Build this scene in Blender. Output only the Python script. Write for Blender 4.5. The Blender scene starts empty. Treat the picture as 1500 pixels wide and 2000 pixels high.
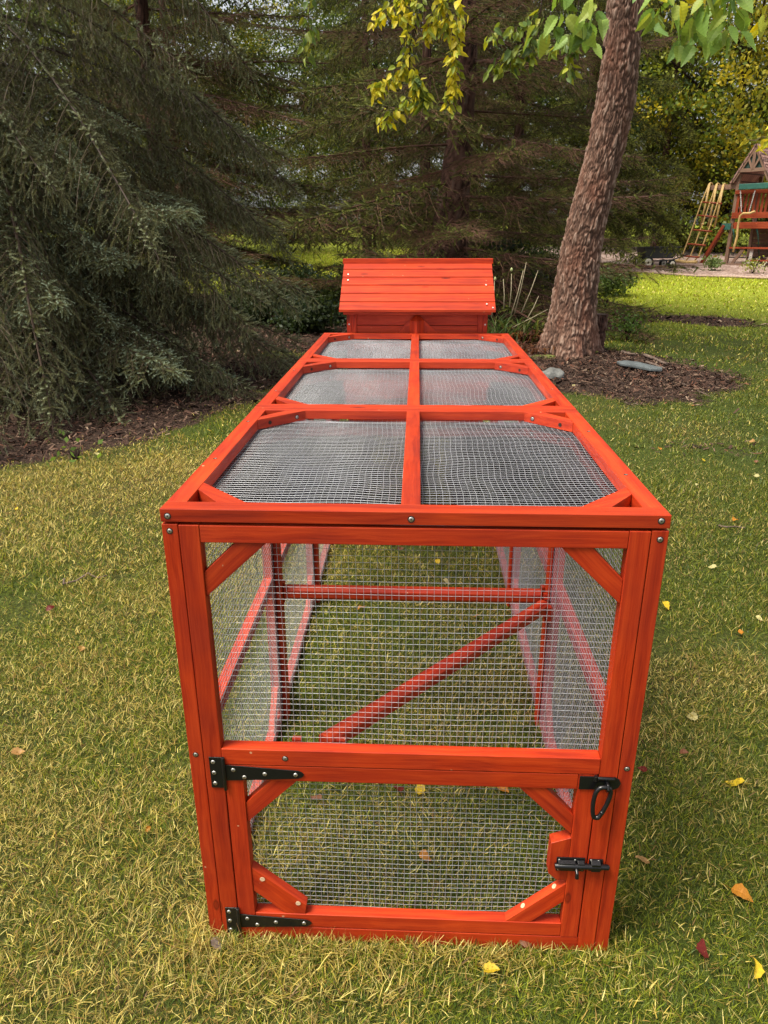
import bpy, math, random
import numpy as np
from mathutils import Matrix, Vector, noise as mnoise
from math import radians, sin, cos, pi

# ------------------------------------------------------------------ camera, world, sun, exposure
SC = bpy.context.scene
COL = SC.collection
CAM = np.array([0.4349, -1.1462, 1.4459]); YAW, PITCH, ROLL, FPX = -0.0443, 0.3657, -0.0028, 1424.2
FWD = np.array([sin(YAW)*cos(PITCH), cos(YAW)*cos(PITCH), -sin(PITCH)])
_R = np.array([cos(YAW), -sin(YAW), 0.]); _U = np.cross(_R, FWD)
RGT = cos(ROLL)*_R + sin(ROLL)*_U; UPV = -sin(ROLL)*_R + cos(ROLL)*_U
cd = bpy.data.cameras.new('camera'); cam = bpy.data.objects.new('camera', cd); COL.objects.link(cam)
cd.sensor_fit = 'VERTICAL'; cd.sensor_height = 36; cd.sensor_width = 27; cd.lens = 36*FPX/2000
cd.clip_start = 0.05; cd.clip_end = 600
cam.matrix_world = Matrix(((RGT[0], UPV[0], -FWD[0], CAM[0]), (RGT[1], UPV[1], -FWD[1], CAM[1]), (RGT[2], UPV[2], -FWD[2], CAM[2]), (0, 0, 0, 1)))
SC.camera = cam
SUN_EL, SUN_AZ = radians(63), radians(243)      # azimuth clockwise from +Y: the sun stands behind the camera, to the left
w = bpy.data.worlds.new('World'); SC.world = w; w.use_nodes = True
nt = w.node_tree; bg = nt.nodes['Background']
sky = nt.nodes.new('ShaderNodeTexSky'); sky.sky_type = 'NISHITA'; sky.sun_disc = False
sky.sun_elevation = SUN_EL; sky.sun_rotation = SUN_AZ; sky.air_density = 1.0; sky.dust_density = 4.0; sky.ozone_density = 1.0
hs = nt.nodes.new('ShaderNodeHueSaturation'); hs.inputs['Saturation'].default_value = 0.22
nt.links.new(sky.outputs[0], hs.inputs['Color']); nt.links.new(hs.outputs[0], bg.inputs[0]); bg.inputs[1].default_value = 0.12
sd = bpy.data.lights.new('sun', 'SUN'); so = bpy.data.objects.new('sun', sd); COL.objects.link(so)
sd.energy = 3.1; sd.angle = radians(22); sd.color = (1.0, 0.91, 0.74)
sv = Vector((sin(SUN_AZ)*cos(SUN_EL), cos(SUN_AZ)*cos(SUN_EL), sin(SUN_EL)))
so.rotation_euler = sv.to_track_quat('Z', 'Y').to_euler()
SC.view_settings.view_transform = 'Standard'; SC.view_settings.look = 'None'
SC.view_settings.exposure = 0.93; SC.view_settings.gamma = 1

RS = np.random.RandomState(7)
random.seed(3)

# ------------------------------------------------------------------ helpers
def at(x, y, Y):
    """the world point at depth Y that stands where (x, y) is in the photograph"""
    d = FWD + RGT*(x-750)/FPX + UPV*(1000-y)/FPX
    return CAM + d*((Y-CAM[1])/d[1])
def tz(Y):
    Y = np.asarray(Y, float)
    t = np.clip(Y-10, 0, 60)
    return 0.036*t*t/(t+1.5)
def gr(x, y):
    """the ground point seen at (x, y)"""
    for Y in np.arange(-1.0, 60, .02):
        p = at(x, y, Y)
        if p[2] <= tz(Y): return p
    return p
def hash2(i, j, s):
    n = (i.astype(np.int64)*374761393 + j.astype(np.int64)*668265263 + s*974711) & 0x7fffffff
    n = ((n ^ (n >> 13))*1274126177) & 0x7fffffff
    return ((n ^ (n >> 16)) & 0xffff)/65535.0
def vn(x, y, s=0):
    xi, yi = np.floor(x), np.floor(y); fx, fy = x-xi, y-yi
    fx = fx*fx*(3-2*fx); fy = fy*fy*(3-2*fy)
    a, b, c, d = hash2(xi, yi, s), hash2(xi+1, yi, s), hash2(xi, yi+1, s), hash2(xi+1, yi+1, s)
    return (a*(1-fx)+b*fx)*(1-fy) + (c*(1-fx)+d*fx)*fy
def fbm(x, y, s=0, o=4):
    r = 0; a = .5
    for k in range(o):
        r = r + a*vn(x*2**k+17*k, y*2**k+31*k, s+k); a *= .5
    return r/(1-.5**o)
def nrm(v):
    return v/np.maximum(np.linalg.norm(v, axis=-1, keepdims=True), 1e-9)

def tag(o, label=None, cat=None, group=None, kind=None):
    if label: o['label'] = label
    if cat: o['category'] = cat
    if group: o['group'] = group
    if kind: o['kind'] = kind
    return o
def empty(name, loc=(0, 0, 0), rz=0, label=None, cat=None, group=None):
    o = bpy.data.objects.new(name, None); COL.objects.link(o)
    o.location = loc; o.rotation_euler = (0, 0, rz); o.empty_display_size = .1
    return tag(o, label, cat, group)
def link(name, me, parent=None):
    o = bpy.data.objects.new(name, me); COL.objects.link(o)
    if parent: o.parent = parent
    return o
def tri_mesh(name, V, C, mat, smooth=False):
    """triangle soup (n,3,3) with a colour per face"""
    n = len(V); me = bpy.data.meshes.new(name)
    me.vertices.add(n*3); me.vertices.foreach_set('co', V.astype(np.float32).ravel())
    me.loops.add(n*3); me.loops.foreach_set('vertex_index', np.arange(n*3, dtype=np.int32))
    me.polygons.add(n); me.polygons.foreach_set('loop_start', np.arange(0, n*3, 3, dtype=np.int32))
    me.polygons.foreach_set('loop_total', np.full(n, 3, np.int32))
    a = me.attributes.new('Col', 'FLOAT_COLOR', 'FACE')
    c4 = np.ones((n, 4), np.float32); c4[:, :3] = C; a.data.foreach_set('color', c4.ravel())
    me.update(calc_edges=True); me.materials.append(mat)
    return me

class MB:
    """collects boards, prisms and tubes for one mesh"""
    def __init__(s): s.v = []; s.f = []; s.bc = []; s.tone = []; s.mi = []; s.sm = []
    def add(s, vs, fs, g=(1, 0, 0), mi=0, tone=None, smooth=False):
        g = Vector(g).normalized(); a = g.orthogonal().normalized()
        ax = [Vector(k) for k in ((1, 0, 0), (0, 1, 0), (0, 0, 1))]
        ax.sort(key=lambda k: abs(k.dot(g))); a = (ax[0]-g*ax[0].dot(g)).normalized(); b = g.cross(a)
        off = Vector((random.random()*20, random.random()*20, random.random()*20)); t = tone if tone is not None else random.uniform(.78, 1.12)
        n = len(s.v)
        for p in vs:
            p = Vector(p); s.v.append(p); s.bc.append((p.dot(g)+off.x, p.dot(a)+off.y, p.dot(b)+off.z)); s.tone.append(t)
        for f in fs: s.f.append([n+i for i in f]); s.mi.append(mi); s.sm.append(smooth)
        return s
    def box(s, x0, x1, y0, y1, z0, z1, g=None, mi=0, tone=None):
        vs = [(x, y, z) for z in (z0, z1) for y in (y0, y1) for x in (x0, x1)]
        if g is None:
            d = (abs(x1-x0), abs(y1-y0), abs(z1-z0)); k = d.index(max(d)); g = [(1, 0, 0), (0, 1, 0), (0, 0, 1)][k]
        return s.add(vs, [(0, 2, 3, 1), (4, 5, 7, 6), (0, 1, 5, 4), (2, 6, 7, 3), (0, 4, 6, 2), (1, 3, 7, 5)], g, mi, tone)
    def prism(s, poly, ext, g=(1, 0, 0), mi=0, tone=None):
        n = len(poly); e = Vector(ext); vs = [Vector(p) for p in poly]+[Vector(p)+e for p in poly]
        nn = Vector((0, 0, 0))
        for i in range(n): nn += Vector(poly[i]).cross(Vector(poly[(i+1) % n]))
        flip = nn.dot(e) < 0
        fs = [tuple(range(n))[::-1], tuple(range(n, 2*n))]+[(i, (i+1) % n, n+(i+1) % n, n+i) for i in range(n)]
        if flip: fs = [f[::-1] for f in fs]
        return s.add(vs, fs, g, mi, tone)
    def beam(s, a, b, w, t, up=(0, 0, 1), mi=0, tone=None):
        a, b = Vector(a), Vector(b); d = (b-a).normalized(); u = Vector(up); sd_ = d.cross(u).normalized(); u = sd_.cross(d)
        poly = [a+sd_*w/2*i+u*t/2*j for i, j in ((-1, -1), (1, -1), (1, 1), (-1, 1))]
        return s.prism(poly, b-a, d, mi, tone)
    def tube(s, pts, r, n=8, mi=0, tone=None, cap=True, closed=False):
        pts = [Vector(p) for p in pts]; m = len(pts); rr = r if hasattr(r, '__len__') else [r]*m
        vs = []; prev = None
        for i, p in enumerate(pts):
            if closed: t = pts[(i+1) % m]-pts[i-1]
            else: t = pts[min(i+1, m-1)]-pts[max(i-1, 0)]
            t.normalize()
            if prev is None: prev = t.orthogonal().normalized()
            a = (prev-t*prev.dot(t)).normalized(); prev = a; b = t.cross(a)
            for k in range(n):
                q = 2*pi*k/n; vs.append(p+(a*cos(q)+b*sin(q))*rr[i])
        fs = []
        for i in range(m if closed else m-1):
            for k in range(n):
                j = (i+1) % m; fs.append((i*n+k, i*n+(k+1) % n, j*n+(k+1) % n, j*n+k))
        s.add(vs, fs, pts[min(1, m-1)]-pts[0], mi, tone, True)
        if cap and not closed:
            k0 = len(s.v)-m*n
            s.f.append([k0+k for k in range(n)][::-1]); s.mi.append(mi); s.sm.append(False)
            s.f.append([k0+(m-1)*n+k for k in range(n)]); s.mi.append(mi); s.sm.append(False)
        return s
    def disc(s, c, nrm_, r, h, n=14, mi=0, dome=False):
        nv = Vector(nrm_).normalized(); c = Vector(c)
        if dome: return s.tube([c, c+nv*h*.6, c+nv*h], [r, r*.85, r*.35], n, mi)
        return s.tube([c, c+nv*h], r, n, mi)
    def build(s, name, mats, parent=None, bevel=0):
        me = bpy.data.meshes.new(name); me.from_pydata([tuple(p) for p in s.v], [], s.f)
        a = me.attributes.new('bc', 'FLOAT_VECTOR', 'POINT'); a.data.foreach_set('vector', np.array(s.bc, np.float32).ravel())
        a = me.attributes.new('tone', 'FLOAT', 'POINT'); a.data.foreach_set('value', np.array(s.tone, np.float32))
        for m in (mats if isinstance(mats, (list, tuple)) else [mats]): me.materials.append(m)
        me.polygons.foreach_set('material_index', s.mi); me.polygons.foreach_set('use_smooth', s.sm); me.update()
        o = link(name, me, parent)
        if bevel:
            b = o.modifiers.new('bevel', 'BEVEL'); b.width = bevel; b.segments = 2; b.limit_method = 'ANGLE'; b.angle_limit = radians(40)
        return o

# ------------------------------------------------------------------ materials
def newmat(name):
    m = bpy.data.materials.new(name); m.use_nodes = True; n = m.node_tree
    return m, n, n.nodes['Principled BSDF'], n.links
def node(n, t, **kw):
    x = n.nodes.new(t)
    for k, v in kw.items(): setattr(x, k, v)
    return x
def ramp(n, stops, interp='LINEAR'):
    r = n.nodes.new('ShaderNodeValToRGB'); r.color_ramp.interpolation = interp
    e = r.color_ramp.elements
    while len(e) < len(stops): e.new(.5)
    for q, (p, c) in zip(e, stops): q.position = p; q.color = (*c, 1) if len(c) == 3 else c
    return r
def wood(name, dark, mid, light, rough=.42, knots=True, coat=.0, grain=1.0):
    m, n, b, L = newmat(name)
    a = node(n, 'ShaderNodeAttribute', attribute_name='bc')
    mp = node(n, 'ShaderNodeMapping'); mp.inputs['Scale'].default_value = (1.3, 62, 62)
    L.new(a.outputs['Vector'], mp.inputs[0])
    n0 = node(n, 'ShaderNodeTexNoise'); n0.inputs['Scale'].default_value = 5; n0.inputs['Detail'].default_value = 2
    L.new(a.outputs['Vector'], n0.inputs[0])
    ad = node(n, 'ShaderNodeVectorMath', operation='MULTIPLY_ADD'); ad.inputs[1].default_value = (0, 2.2, 2.2)
    L.new(n0.outputs['Color'], ad.inputs[0]); L.new(mp.outputs[0], ad.inputs[2])
    wv = node(n, 'ShaderNodeTexNoise'); wv.inputs['Scale'].default_value = 1.0; wv.inputs['Detail'].default_value = 5; wv.inputs['Roughness'].default_value = .62
    L.new(ad.outputs[0], wv.inputs[0])
    mp2 = node(n, 'ShaderNodeMapping'); mp2.inputs['Scale'].default_value = (10, 420, 420)
    L.new(a.outputs['Vector'], mp2.inputs[0])
    fi = node(n, 'ShaderNodeTexNoise'); fi.inputs['Scale'].default_value = 1; fi.inputs['Detail'].default_value = 2
    L.new(mp2.outputs[0], fi.inputs[0])
    mx = node(n, 'ShaderNodeMath', operation='MULTIPLY_ADD'); mx.inputs[1].default_value = .35
    L.new(fi.outputs[0], mx.inputs[0]); L.new(wv.outputs[0], mx.inputs[2])
    r = ramp(n, [(.42, dark), (.62, mid), (.86, light)]); L.new(mx.outputs[0], r.inputs[0])
    col = r.outputs[0]
    if knots:
        mk = node(n, 'ShaderNodeMapping'); mk.inputs['Scale'].default_value = (4.5, 11, 11); L.new(a.outputs['Vector'], mk.inputs[0])
        vo = node(n, 'ShaderNodeTexVoronoi'); vo.inputs['Scale'].default_value = 1; L.new(mk.outputs[0], vo.inputs[0])
        rk = ramp(n, [(.03, (1, 1, 1)), (.075, (.45, .45, .45)), (.085, (.8, .8, .8)), (.11, (0, 0, 0))]); L.new(vo.outputs['Distance'], rk.inputs[0])
        mk2 = node(n, 'ShaderNodeMix', data_type='RGBA'); mk2.inputs[7].default_value = (dark[0]*.45, dark[1]*.5, dark[2]*.6, 1)
        L.new(rk.outputs[0], mk2.inputs[0]); L.new(col, mk2.inputs[6]); col = mk2.outputs[2]
    if knots:      # chipped spots where bare wood shows
        vc = node(n, 'ShaderNodeTexVoronoi'); vc.inputs['Scale'].default_value = 16; L.new(a.outputs['Vector'], vc.inputs[0])
        nc = node(n, 'ShaderNodeTexNoise'); nc.inputs['Scale'].default_value = 260; L.new(a.outputs['Vector'], nc.inputs[0])
        sm = node(n, 'ShaderNodeMath', operation='MULTIPLY_ADD'); sm.inputs[1].default_value = .05; L.new(nc.outputs[0], sm.inputs[0]); L.new(vc.outputs['Distance'], sm.inputs[2])
        rc = ramp(n, [(.062, (1, 1, 1)), (.072, (0, 0, 0))]); L.new(sm.outputs[0], rc.inputs[0])
        mc = node(n, 'ShaderNodeMix', data_type='RGBA'); mc.inputs[7].default_value = (.62, .30, .16, 1); L.new(rc.outputs[0], mc.inputs[0]); L.new(col, mc.inputs[6]); col = mc.outputs[2]
        nb_ = node(n, 'ShaderNodeTexNoise'); nb_.inputs['Scale'].default_value = 7; nb_.inputs['Detail'].default_value = 3; L.new(a.outputs['Vector'], nb_.inputs[0])
        rb_ = ramp(n, [(.35, (.80, .74, .74)), (.6, (1.0, 1.0, 1.0))]); L.new(nb_.outputs[0], rb_.inputs[0])
        mb_ = node(n, 'ShaderNodeMix', data_type='RGBA', blend_type='MULTIPLY'); mb_.inputs[0].default_value = 1; L.new(col, mb_.inputs[6]); L.new(rb_.outputs[0], mb_.inputs[7]); col = mb_.outputs[2]
        rr_ = ramp(n, [(.3, (.62, .62, .62)), (.7, (.42, .42, .42))]); L.new(nb_.outputs[0], rr_.inputs[0]); L.new(rr_.outputs[0], b.inputs['Roughness'])
    t = node(n, 'ShaderNodeAttribute', attribute_name='tone')
    mt = node(n, 'ShaderNodeVectorMath', operation='SCALE'); L.new(col, mt.inputs[0]); L.new(t.outputs['Fac'], mt.inputs['Scale'])
    L.new(mt.outputs[0], b.inputs['Base Color'])
    if not knots: b.inputs['Roughness'].default_value = rough
    b.inputs['Specular IOR Level'].default_value = .3
    bp = node(n, 'ShaderNodeBump'); bp.inputs['Strength'].default_value = .35*grain; bp.inputs['Distance'].default_value = .0012
    L.new(mx.outputs[0], bp.inputs['Height']); L.new(bp.outputs[0], b.inputs['Normal'])
    return m
def plain(name, c, rough=.5, metal=0, bump=0, bscale=60, var=0, spec=.5):
    m, n, b, L = newmat(name)
    b.inputs['Base Color'].default_value = (*c, 1); b.inputs['Roughness'].default_value = rough; b.inputs['Metallic'].default_value = metal
    b.inputs['Specular IOR Level'].default_value = spec
    tc = node(n, 'ShaderNodeTexCoord')
    if var:
        no = node(n, 'ShaderNodeTexNoise'); no.inputs['Scale'].default_value = bscale*.4; no.inputs['Detail'].default_value = 4; L.new(tc.outputs['Object'], no.inputs[0])
        r = ramp(n, [(.3, tuple(k*(1-var) for k in c)), (.7, tuple(min(1, k*(1+var)) for k in c))]); L.new(no.outputs[0], r.inputs[0]); L.new(r.outputs[0], b.inputs['Base Color'])
    if bump:
        no = node(n, 'ShaderNodeTexNoise'); no.inputs['Scale'].default_value = bscale; no.inputs['Detail'].default_value = 5; L.new(tc.outputs['Object'], no.inputs[0])
        bp = node(n, 'ShaderNodeBump'); bp.inputs['Strength'].default_value = bump; bp.inputs['Distance'].default_value = .01; L.new(no.outputs[0], bp.inputs['Height']); L.new(bp.outputs[0], b.inputs['Normal'])
    return m
def veg(name, rough=.55, trans=.0, spec=.3, var=.12):
    m, n, b, L = newmat(name)
    a = node(n, 'ShaderNodeAttribute', attribute_name='Col')
    oi = node(n, 'ShaderNodeObjectInfo')
    mr = node(n, 'ShaderNodeMapRange'); mr.inputs[3].default_value = 1-var; mr.inputs[4].default_value = 1+var; L.new(oi.outputs['Random'], mr.inputs[0])
    sc = node(n, 'ShaderNodeVectorMath', operation='SCALE'); L.new(a.outputs['Color'], sc.inputs[0]); L.new(mr.outputs[0], sc.inputs['Scale'])
    L.new(sc.outputs[0], b.inputs['Base Color']); b.inputs['Roughness'].default_value = rough; b.inputs['Specular IOR Level'].default_value = spec
    if trans:
        tr = node(n, 'ShaderNodeBsdfTranslucent'); mx = node(n, 'ShaderNodeMixShader'); mx.inputs[0].default_value = trans
        hv = node(n, 'ShaderNodeVectorMath', operation='MULTIPLY'); hv.inputs[1].default_value = (1.25, 1.15, .6); L.new(sc.outputs[0], hv.inputs[0])
        L.new(hv.outputs[0], tr.inputs[0]); L.new(b.outputs[0], mx.inputs[1]); L.new(tr.outputs[0], mx.inputs[2])
        L.new(mx.outputs[0], n.nodes['Material Output'].inputs[0])
    return m
RED = wood('red_stained_wood', (.25, .014, .003), (.41, .030, .005), (.56, .056, .009), .52)
PLAYRED = wood('playset_redwood', (.13, .022, .010), (.24, .040, .015), (.32, .065, .022), .5, knots=False)
PLAYGREY = wood('weathered_brown_wood', (.10, .06, .04), (.19, .11, .075), (.28, .17, .12), .7, knots=False)
WIRE = plain('galvanised_wire', (.45, .465, .49), .48, .38)
STEEL = plain('screw_steel', (.62, .60, .56), .34, .9, bump=.2, bscale=900)
BLACK = plain('black_powder_coat', (.006, .006, .007), .28, 0, bump=.05, bscale=500)
HOLE = plain('dark_hole', (.02, .01, .006), .9)
PULP = plain('bare_wood_plug', (.70, .48, .30), .7, bump=.3, bscale=800)
NEEDLE = veg('spruce_needles', .6, .10, .2, .2)
LEAF = veg('leaf_tissue', .5, .42, .35, .10)
GRASSM = veg('grass_blades', .5, .22, .3, 0)
m_, n_, b_, L_ = newmat('tinted_plastic_film')
tr = node(n_, 'ShaderNodeBsdfTransparent'); tr.inputs[0].default_value = (.74, .69, .77, 1)  # purplish tint puts part of the run's inner shade into the film colour
gl = node(n_, 'ShaderNodeBsdfGlossy'); gl.inputs['Roughness'].default_value = .07; gl.inputs[0].default_value = (.96, .97, 1, 1)
fr = node(n_, 'ShaderNodeFresnel'); fr.inputs[0].default_value = 1.27
tc = node(n_, 'ShaderNodeTexCoord'); no = node(n_, 'ShaderNodeTexNoise'); no.inputs['Scale'].default_value = 9; no.inputs['Detail'].default_value = 3; L_.new(tc.outputs['Object'], no.inputs[0])
bp = node(n_, 'ShaderNodeBump'); bp.inputs['Strength'].default_value = .16; bp.inputs['Distance'].default_value = .010; L_.new(no.outputs[0], bp.inputs['Height']); L_.new(bp.outputs[0], gl.inputs['Normal']); L_.new(bp.outputs[0], fr.inputs['Normal'])
mx = node(n_, 'ShaderNodeMixShader'); L_.new(fr.outputs[0], mx.inputs[0]); L_.new(tr.outputs[0], mx.inputs[1]); L_.new(gl.outputs[0], mx.inputs[2]); L_.new(mx.outputs[0], n_.nodes['Material Output'].inputs[0])
FILM = m_

# ------------------------------------------------------------------ ground
# beds of needle litter and mulch: ellipses (cx, cy, rx, ry, angle)
BEDS = [(-4.6, 6.6, 3.6, 3.8, 0), (-1.6, 12.3, 6.2, 3.9, 0), (2.35, 7.3, 1.25, 1.75, .2), (5.0, 12.0, 1.3, .55, -.3), (.9, 13.2, 2.9, 1.6, 0)]
_p = gr(1284, 878); BEDS += [(_p[0], _p[1], .26, .12, 0)]
def mulch(x, y):
    d = np.full(np.shape(x), -9.)
    for cx, cy, rx, ry, a in BEDS:
        u = ((x-cx)*cos(a)+(y-cy)*sin(a))/rx; v = (-(x-cx)*sin(a)+(y-cy)*cos(a))/ry
        d = np.maximum(d, (1-np.sqrt(u*u+v*v))*min(rx, ry))
    d = d + (fbm(x*1.1, y*1.1, 5)-.5)*1.3 + (fbm(x*5, y*5, 9)-.5)*.35
    return np.clip(.5+d*1.6, 0, 1)
GE = [(3.6, 25.6), (6.1, 21.9), (8.0, 20.0), (11, 18.9), (16, 18.2), (30, 17)]      # near edge of the gravel
def gravel_edge(x): return np.interp(x, [p[0] for p in GE], [p[1] for p in GE])
def lush(x, y):   # 0 straw .. 1 green
    base = .80 + .20*np.clip((x-.4)/1.3, -1, 1) + .32*np.clip((y-8)/8, 0, 1) - .12*np.clip((1.2-y)/2, 0, 1)
    return np.clip(base + (fbm(x*.9, y*.9, 21)-.5)*1.1 + (fbm(x*4, y*4, 23)-.5)*.5, 0, 1)

xs = np.concatenate([np.linspace(-70, -9, 40)[:-1], np.linspace(-9, 14, 300), np.linspace(14, 80, 40)[1:]])
ys = np.concatenate([np.linspace(-14, -2, 10)[:-1], np.linspace(-2, 20, 320), np.linspace(20, 42, 100)[1:], np.linspace(42, 160, 30)[1:]])
X, Y = np.meshgrid(xs, ys); MU = mulch(X, Y)
Z = tz(Y) + (fbm(X*.5, Y*.5, 2)-.5)*.05*np.clip(np.hypot(X-.5, Y-1)-1.8, 0, 1) + (fbm(X*6, Y*6, 3)-.5)*.03*MU*np.clip((Y-2)/2, 0, 1)
Z = np.where(Y > gravel_edge(X)+.3, tz(Y)-.03, Z); Z = Z-.006
nx, ny = len(xs), len(ys)
idx = np.arange(nx*ny).reshape(ny, nx)
F = np.stack([idx[:-1, :-1], idx[:-1, 1:], idx[1:, 1:], idx[1:, :-1]], -1).reshape(-1, 4)
me = bpy.data.meshes.new('ground'); me.from_pydata(np.stack([X, Y, Z], -1).reshape(-1, 3).tolist(), [], F.tolist())
a = me.attributes.new('mulch', 'FLOAT', 'POINT'); a.data.foreach_set('value', MU.astype(np.float32).ravel())
a = me.attributes.new('lush', 'FLOAT', 'POINT'); a.data.foreach_set('value', lush(X, Y).astype(np.float32).ravel())
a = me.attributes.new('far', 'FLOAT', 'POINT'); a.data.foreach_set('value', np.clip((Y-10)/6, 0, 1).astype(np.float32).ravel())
me.polygons.foreach_set('use_smooth', [True]*len(F))
GM, n_, b_, L_ = newmat('soil_turf_and_litter')
tc = node(n_, 'ShaderNodeTexCoord')
n1 = node(n_, 'ShaderNodeTexNoise'); n1.inputs['Scale'].default_value = 14; n1.inputs['Detail'].default_value = 8; n1.inputs['Roughness'].default_value = .7; L_.new(tc.outputs['Object'], n1.inputs[0])
n2 = node(n_, 'ShaderNodeTexNoise'); n2.inputs['Scale'].default_value = 90; n2.inputs['Detail'].default_value = 5; L_.new(tc.outputs['Object'], n2.inputs[0])
lu = node(n_, 'ShaderNodeAttribute', attribute_name='lush'); mu = node(n_, 'ShaderNodeAttribute', attribute_name='mulch')
straw = ramp(n_, [(.3, (.03, .024, .010)), (.55, (.07, .055, .020)), (.8, (.14, .115, .045))]); L_.new(n2.outputs[0], straw.inputs[0])
green = ramp(n_, [(.3, (.018, .024, .005)), (.55, (.05, .068, .010)), (.8, (.10, .13, .02))]); L_.new(n2.outputs[0], green.inputs[0])
mxa = node(n_, 'ShaderNodeMix', data_type='RGBA'); L_.new(lu.outputs['Fac'], mxa.inputs[0]); L_.new(straw.outputs[0], mxa.inputs[6]); L_.new(green.outputs[0], mxa.inputs[7])
dirt = ramp(n_, [(.28, (.014, .009, .007)), (.5, (.042, .026, .019)), (.72, (.10, .062, .045))]); L_.new(n2.outputs[0], dirt.inputs[0])
ma = node(n_, 'ShaderNodeMath', operation='MULTIPLY_ADD'); ma.inputs[1].default_value = .8; L_.new(n1.outputs[0], ma.inputs[0]); L_.new(mu.outputs['Fac'], ma.inputs[2])
rm = ramp(n_, [(.78, (0, 0, 0)), (1.0, (1, 1, 1))]); L_.new(ma.outputs[0], rm.inputs[0])
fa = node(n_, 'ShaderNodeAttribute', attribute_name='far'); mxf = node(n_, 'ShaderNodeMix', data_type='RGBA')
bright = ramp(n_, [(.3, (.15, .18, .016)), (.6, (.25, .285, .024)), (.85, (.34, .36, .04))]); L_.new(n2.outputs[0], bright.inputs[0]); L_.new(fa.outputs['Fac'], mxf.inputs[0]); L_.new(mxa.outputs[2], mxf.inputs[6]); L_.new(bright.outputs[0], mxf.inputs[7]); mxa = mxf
mxb = node(n_, 'ShaderNodeMix', data_type='RGBA'); L_.new(rm.outputs[0], mxb.inputs[0]); L_.new(mxa.outputs[2], mxb.inputs[6]); L_.new(dirt.outputs[0], mxb.inputs[7])
L_.new(mxb.outputs[2], b_.inputs['Base Color']); b_.inputs['Roughness'].default_value = .95; b_.inputs['Specular IOR Level'].default_value = .15
bp = node(n_, 'ShaderNodeBump'); bp.inputs['Strength'].default_value = .9; bp.inputs['Distance'].default_value = .02; L_.new(n2.outputs[0], bp.inputs['Height']); L_.new(bp.outputs[0], b_.inputs['Normal'])
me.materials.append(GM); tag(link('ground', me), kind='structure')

# gravel yard
GV, n_, b_, L_ = newmat('pea_gravel')
tc = node(n_, 'ShaderNodeTexCoord'); vo = node(n_, 'ShaderNodeTexVoronoi'); vo.inputs['Scale'].default_value = 16; L_.new(tc.outputs['Object'], vo.inputs[0])
rg = ramp(n_, [(.0, (.13, .08, .065)), (.35, (.30, .205, .17)), (.7, (.42, .31, .27)), (1, (.62, .50, .45))]); L_.new(vo.outputs['Color'], rg.inputs[0])
n3 = node(n_, 'ShaderNodeTexNoise'); n3.inputs['Scale'].default_value = 1.3; n3.inputs['Detail'].default_value = 5; L_.new(tc.outputs['Object'], n3.inputs[0])
r3 = ramp(n_, [(.35, (.62, .55, .5)), (.6, (1, 1, 1))]); L_.new(n3.outputs[0], r3.inputs[0])
mm = node(n_, 'ShaderNodeMix', data_type='RGBA', blend_type='MULTIPLY'); mm.inputs[0].default_value = 1; L_.new(rg.outputs[0], mm.inputs[6]); L_.new(r3.outputs[0], mm.inputs[7])
L_.new(mm.outputs[2], b_.inputs['Base Color']); b_.inputs['Roughness'].default_value = .9
bp = node(n_, 'ShaderNodeBump'); bp.inputs['Strength'].default_value = 1; bp.inputs['Distance'].default_value = .04; L_.new(vo.outputs['Distance'], bp.inputs['Height']); bp.invert = True; L_.new(bp.outputs[0], b_.inputs['Normal'])
gx = np.linspace(3.6, 30, 120); gy = np.linspace(0, 1, 60)
vv = []; fe = gravel_edge(gx)+(fbm(gx*2, gx*0, 4)-.5)*.3
for t in gy:
    yy = fe*(1-t)+34*t
    vv += list(zip(gx, yy, tz(yy)+.012+.03*fbm(gx*3, yy*3, 8)*min(1, t*12)))
me = bpy.data.meshes.new('gravel'); me.from_pydata(vv, [], [(i+j*120, i+1+j*120, i+1+(j+1)*120, i+(j+1)*120) for j in range(59) for i in range(119)])
me.materials.append(GV); tag(link('gravel_path', me), kind='structure')
b = MB(); pts = [(x, y-.04, tz(y)+.02) for x, y in zip(gx, fe)]
b.tube(pts, .035, 6); EDG = plain('edging_timber', (.36, .25, .19), .8, bump=.4, var=.3)
tag(b.build('lawn_edging', EDG), 'thin pale edging strip between the bright lawn and the pinkish gravel', 'edging')

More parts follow.
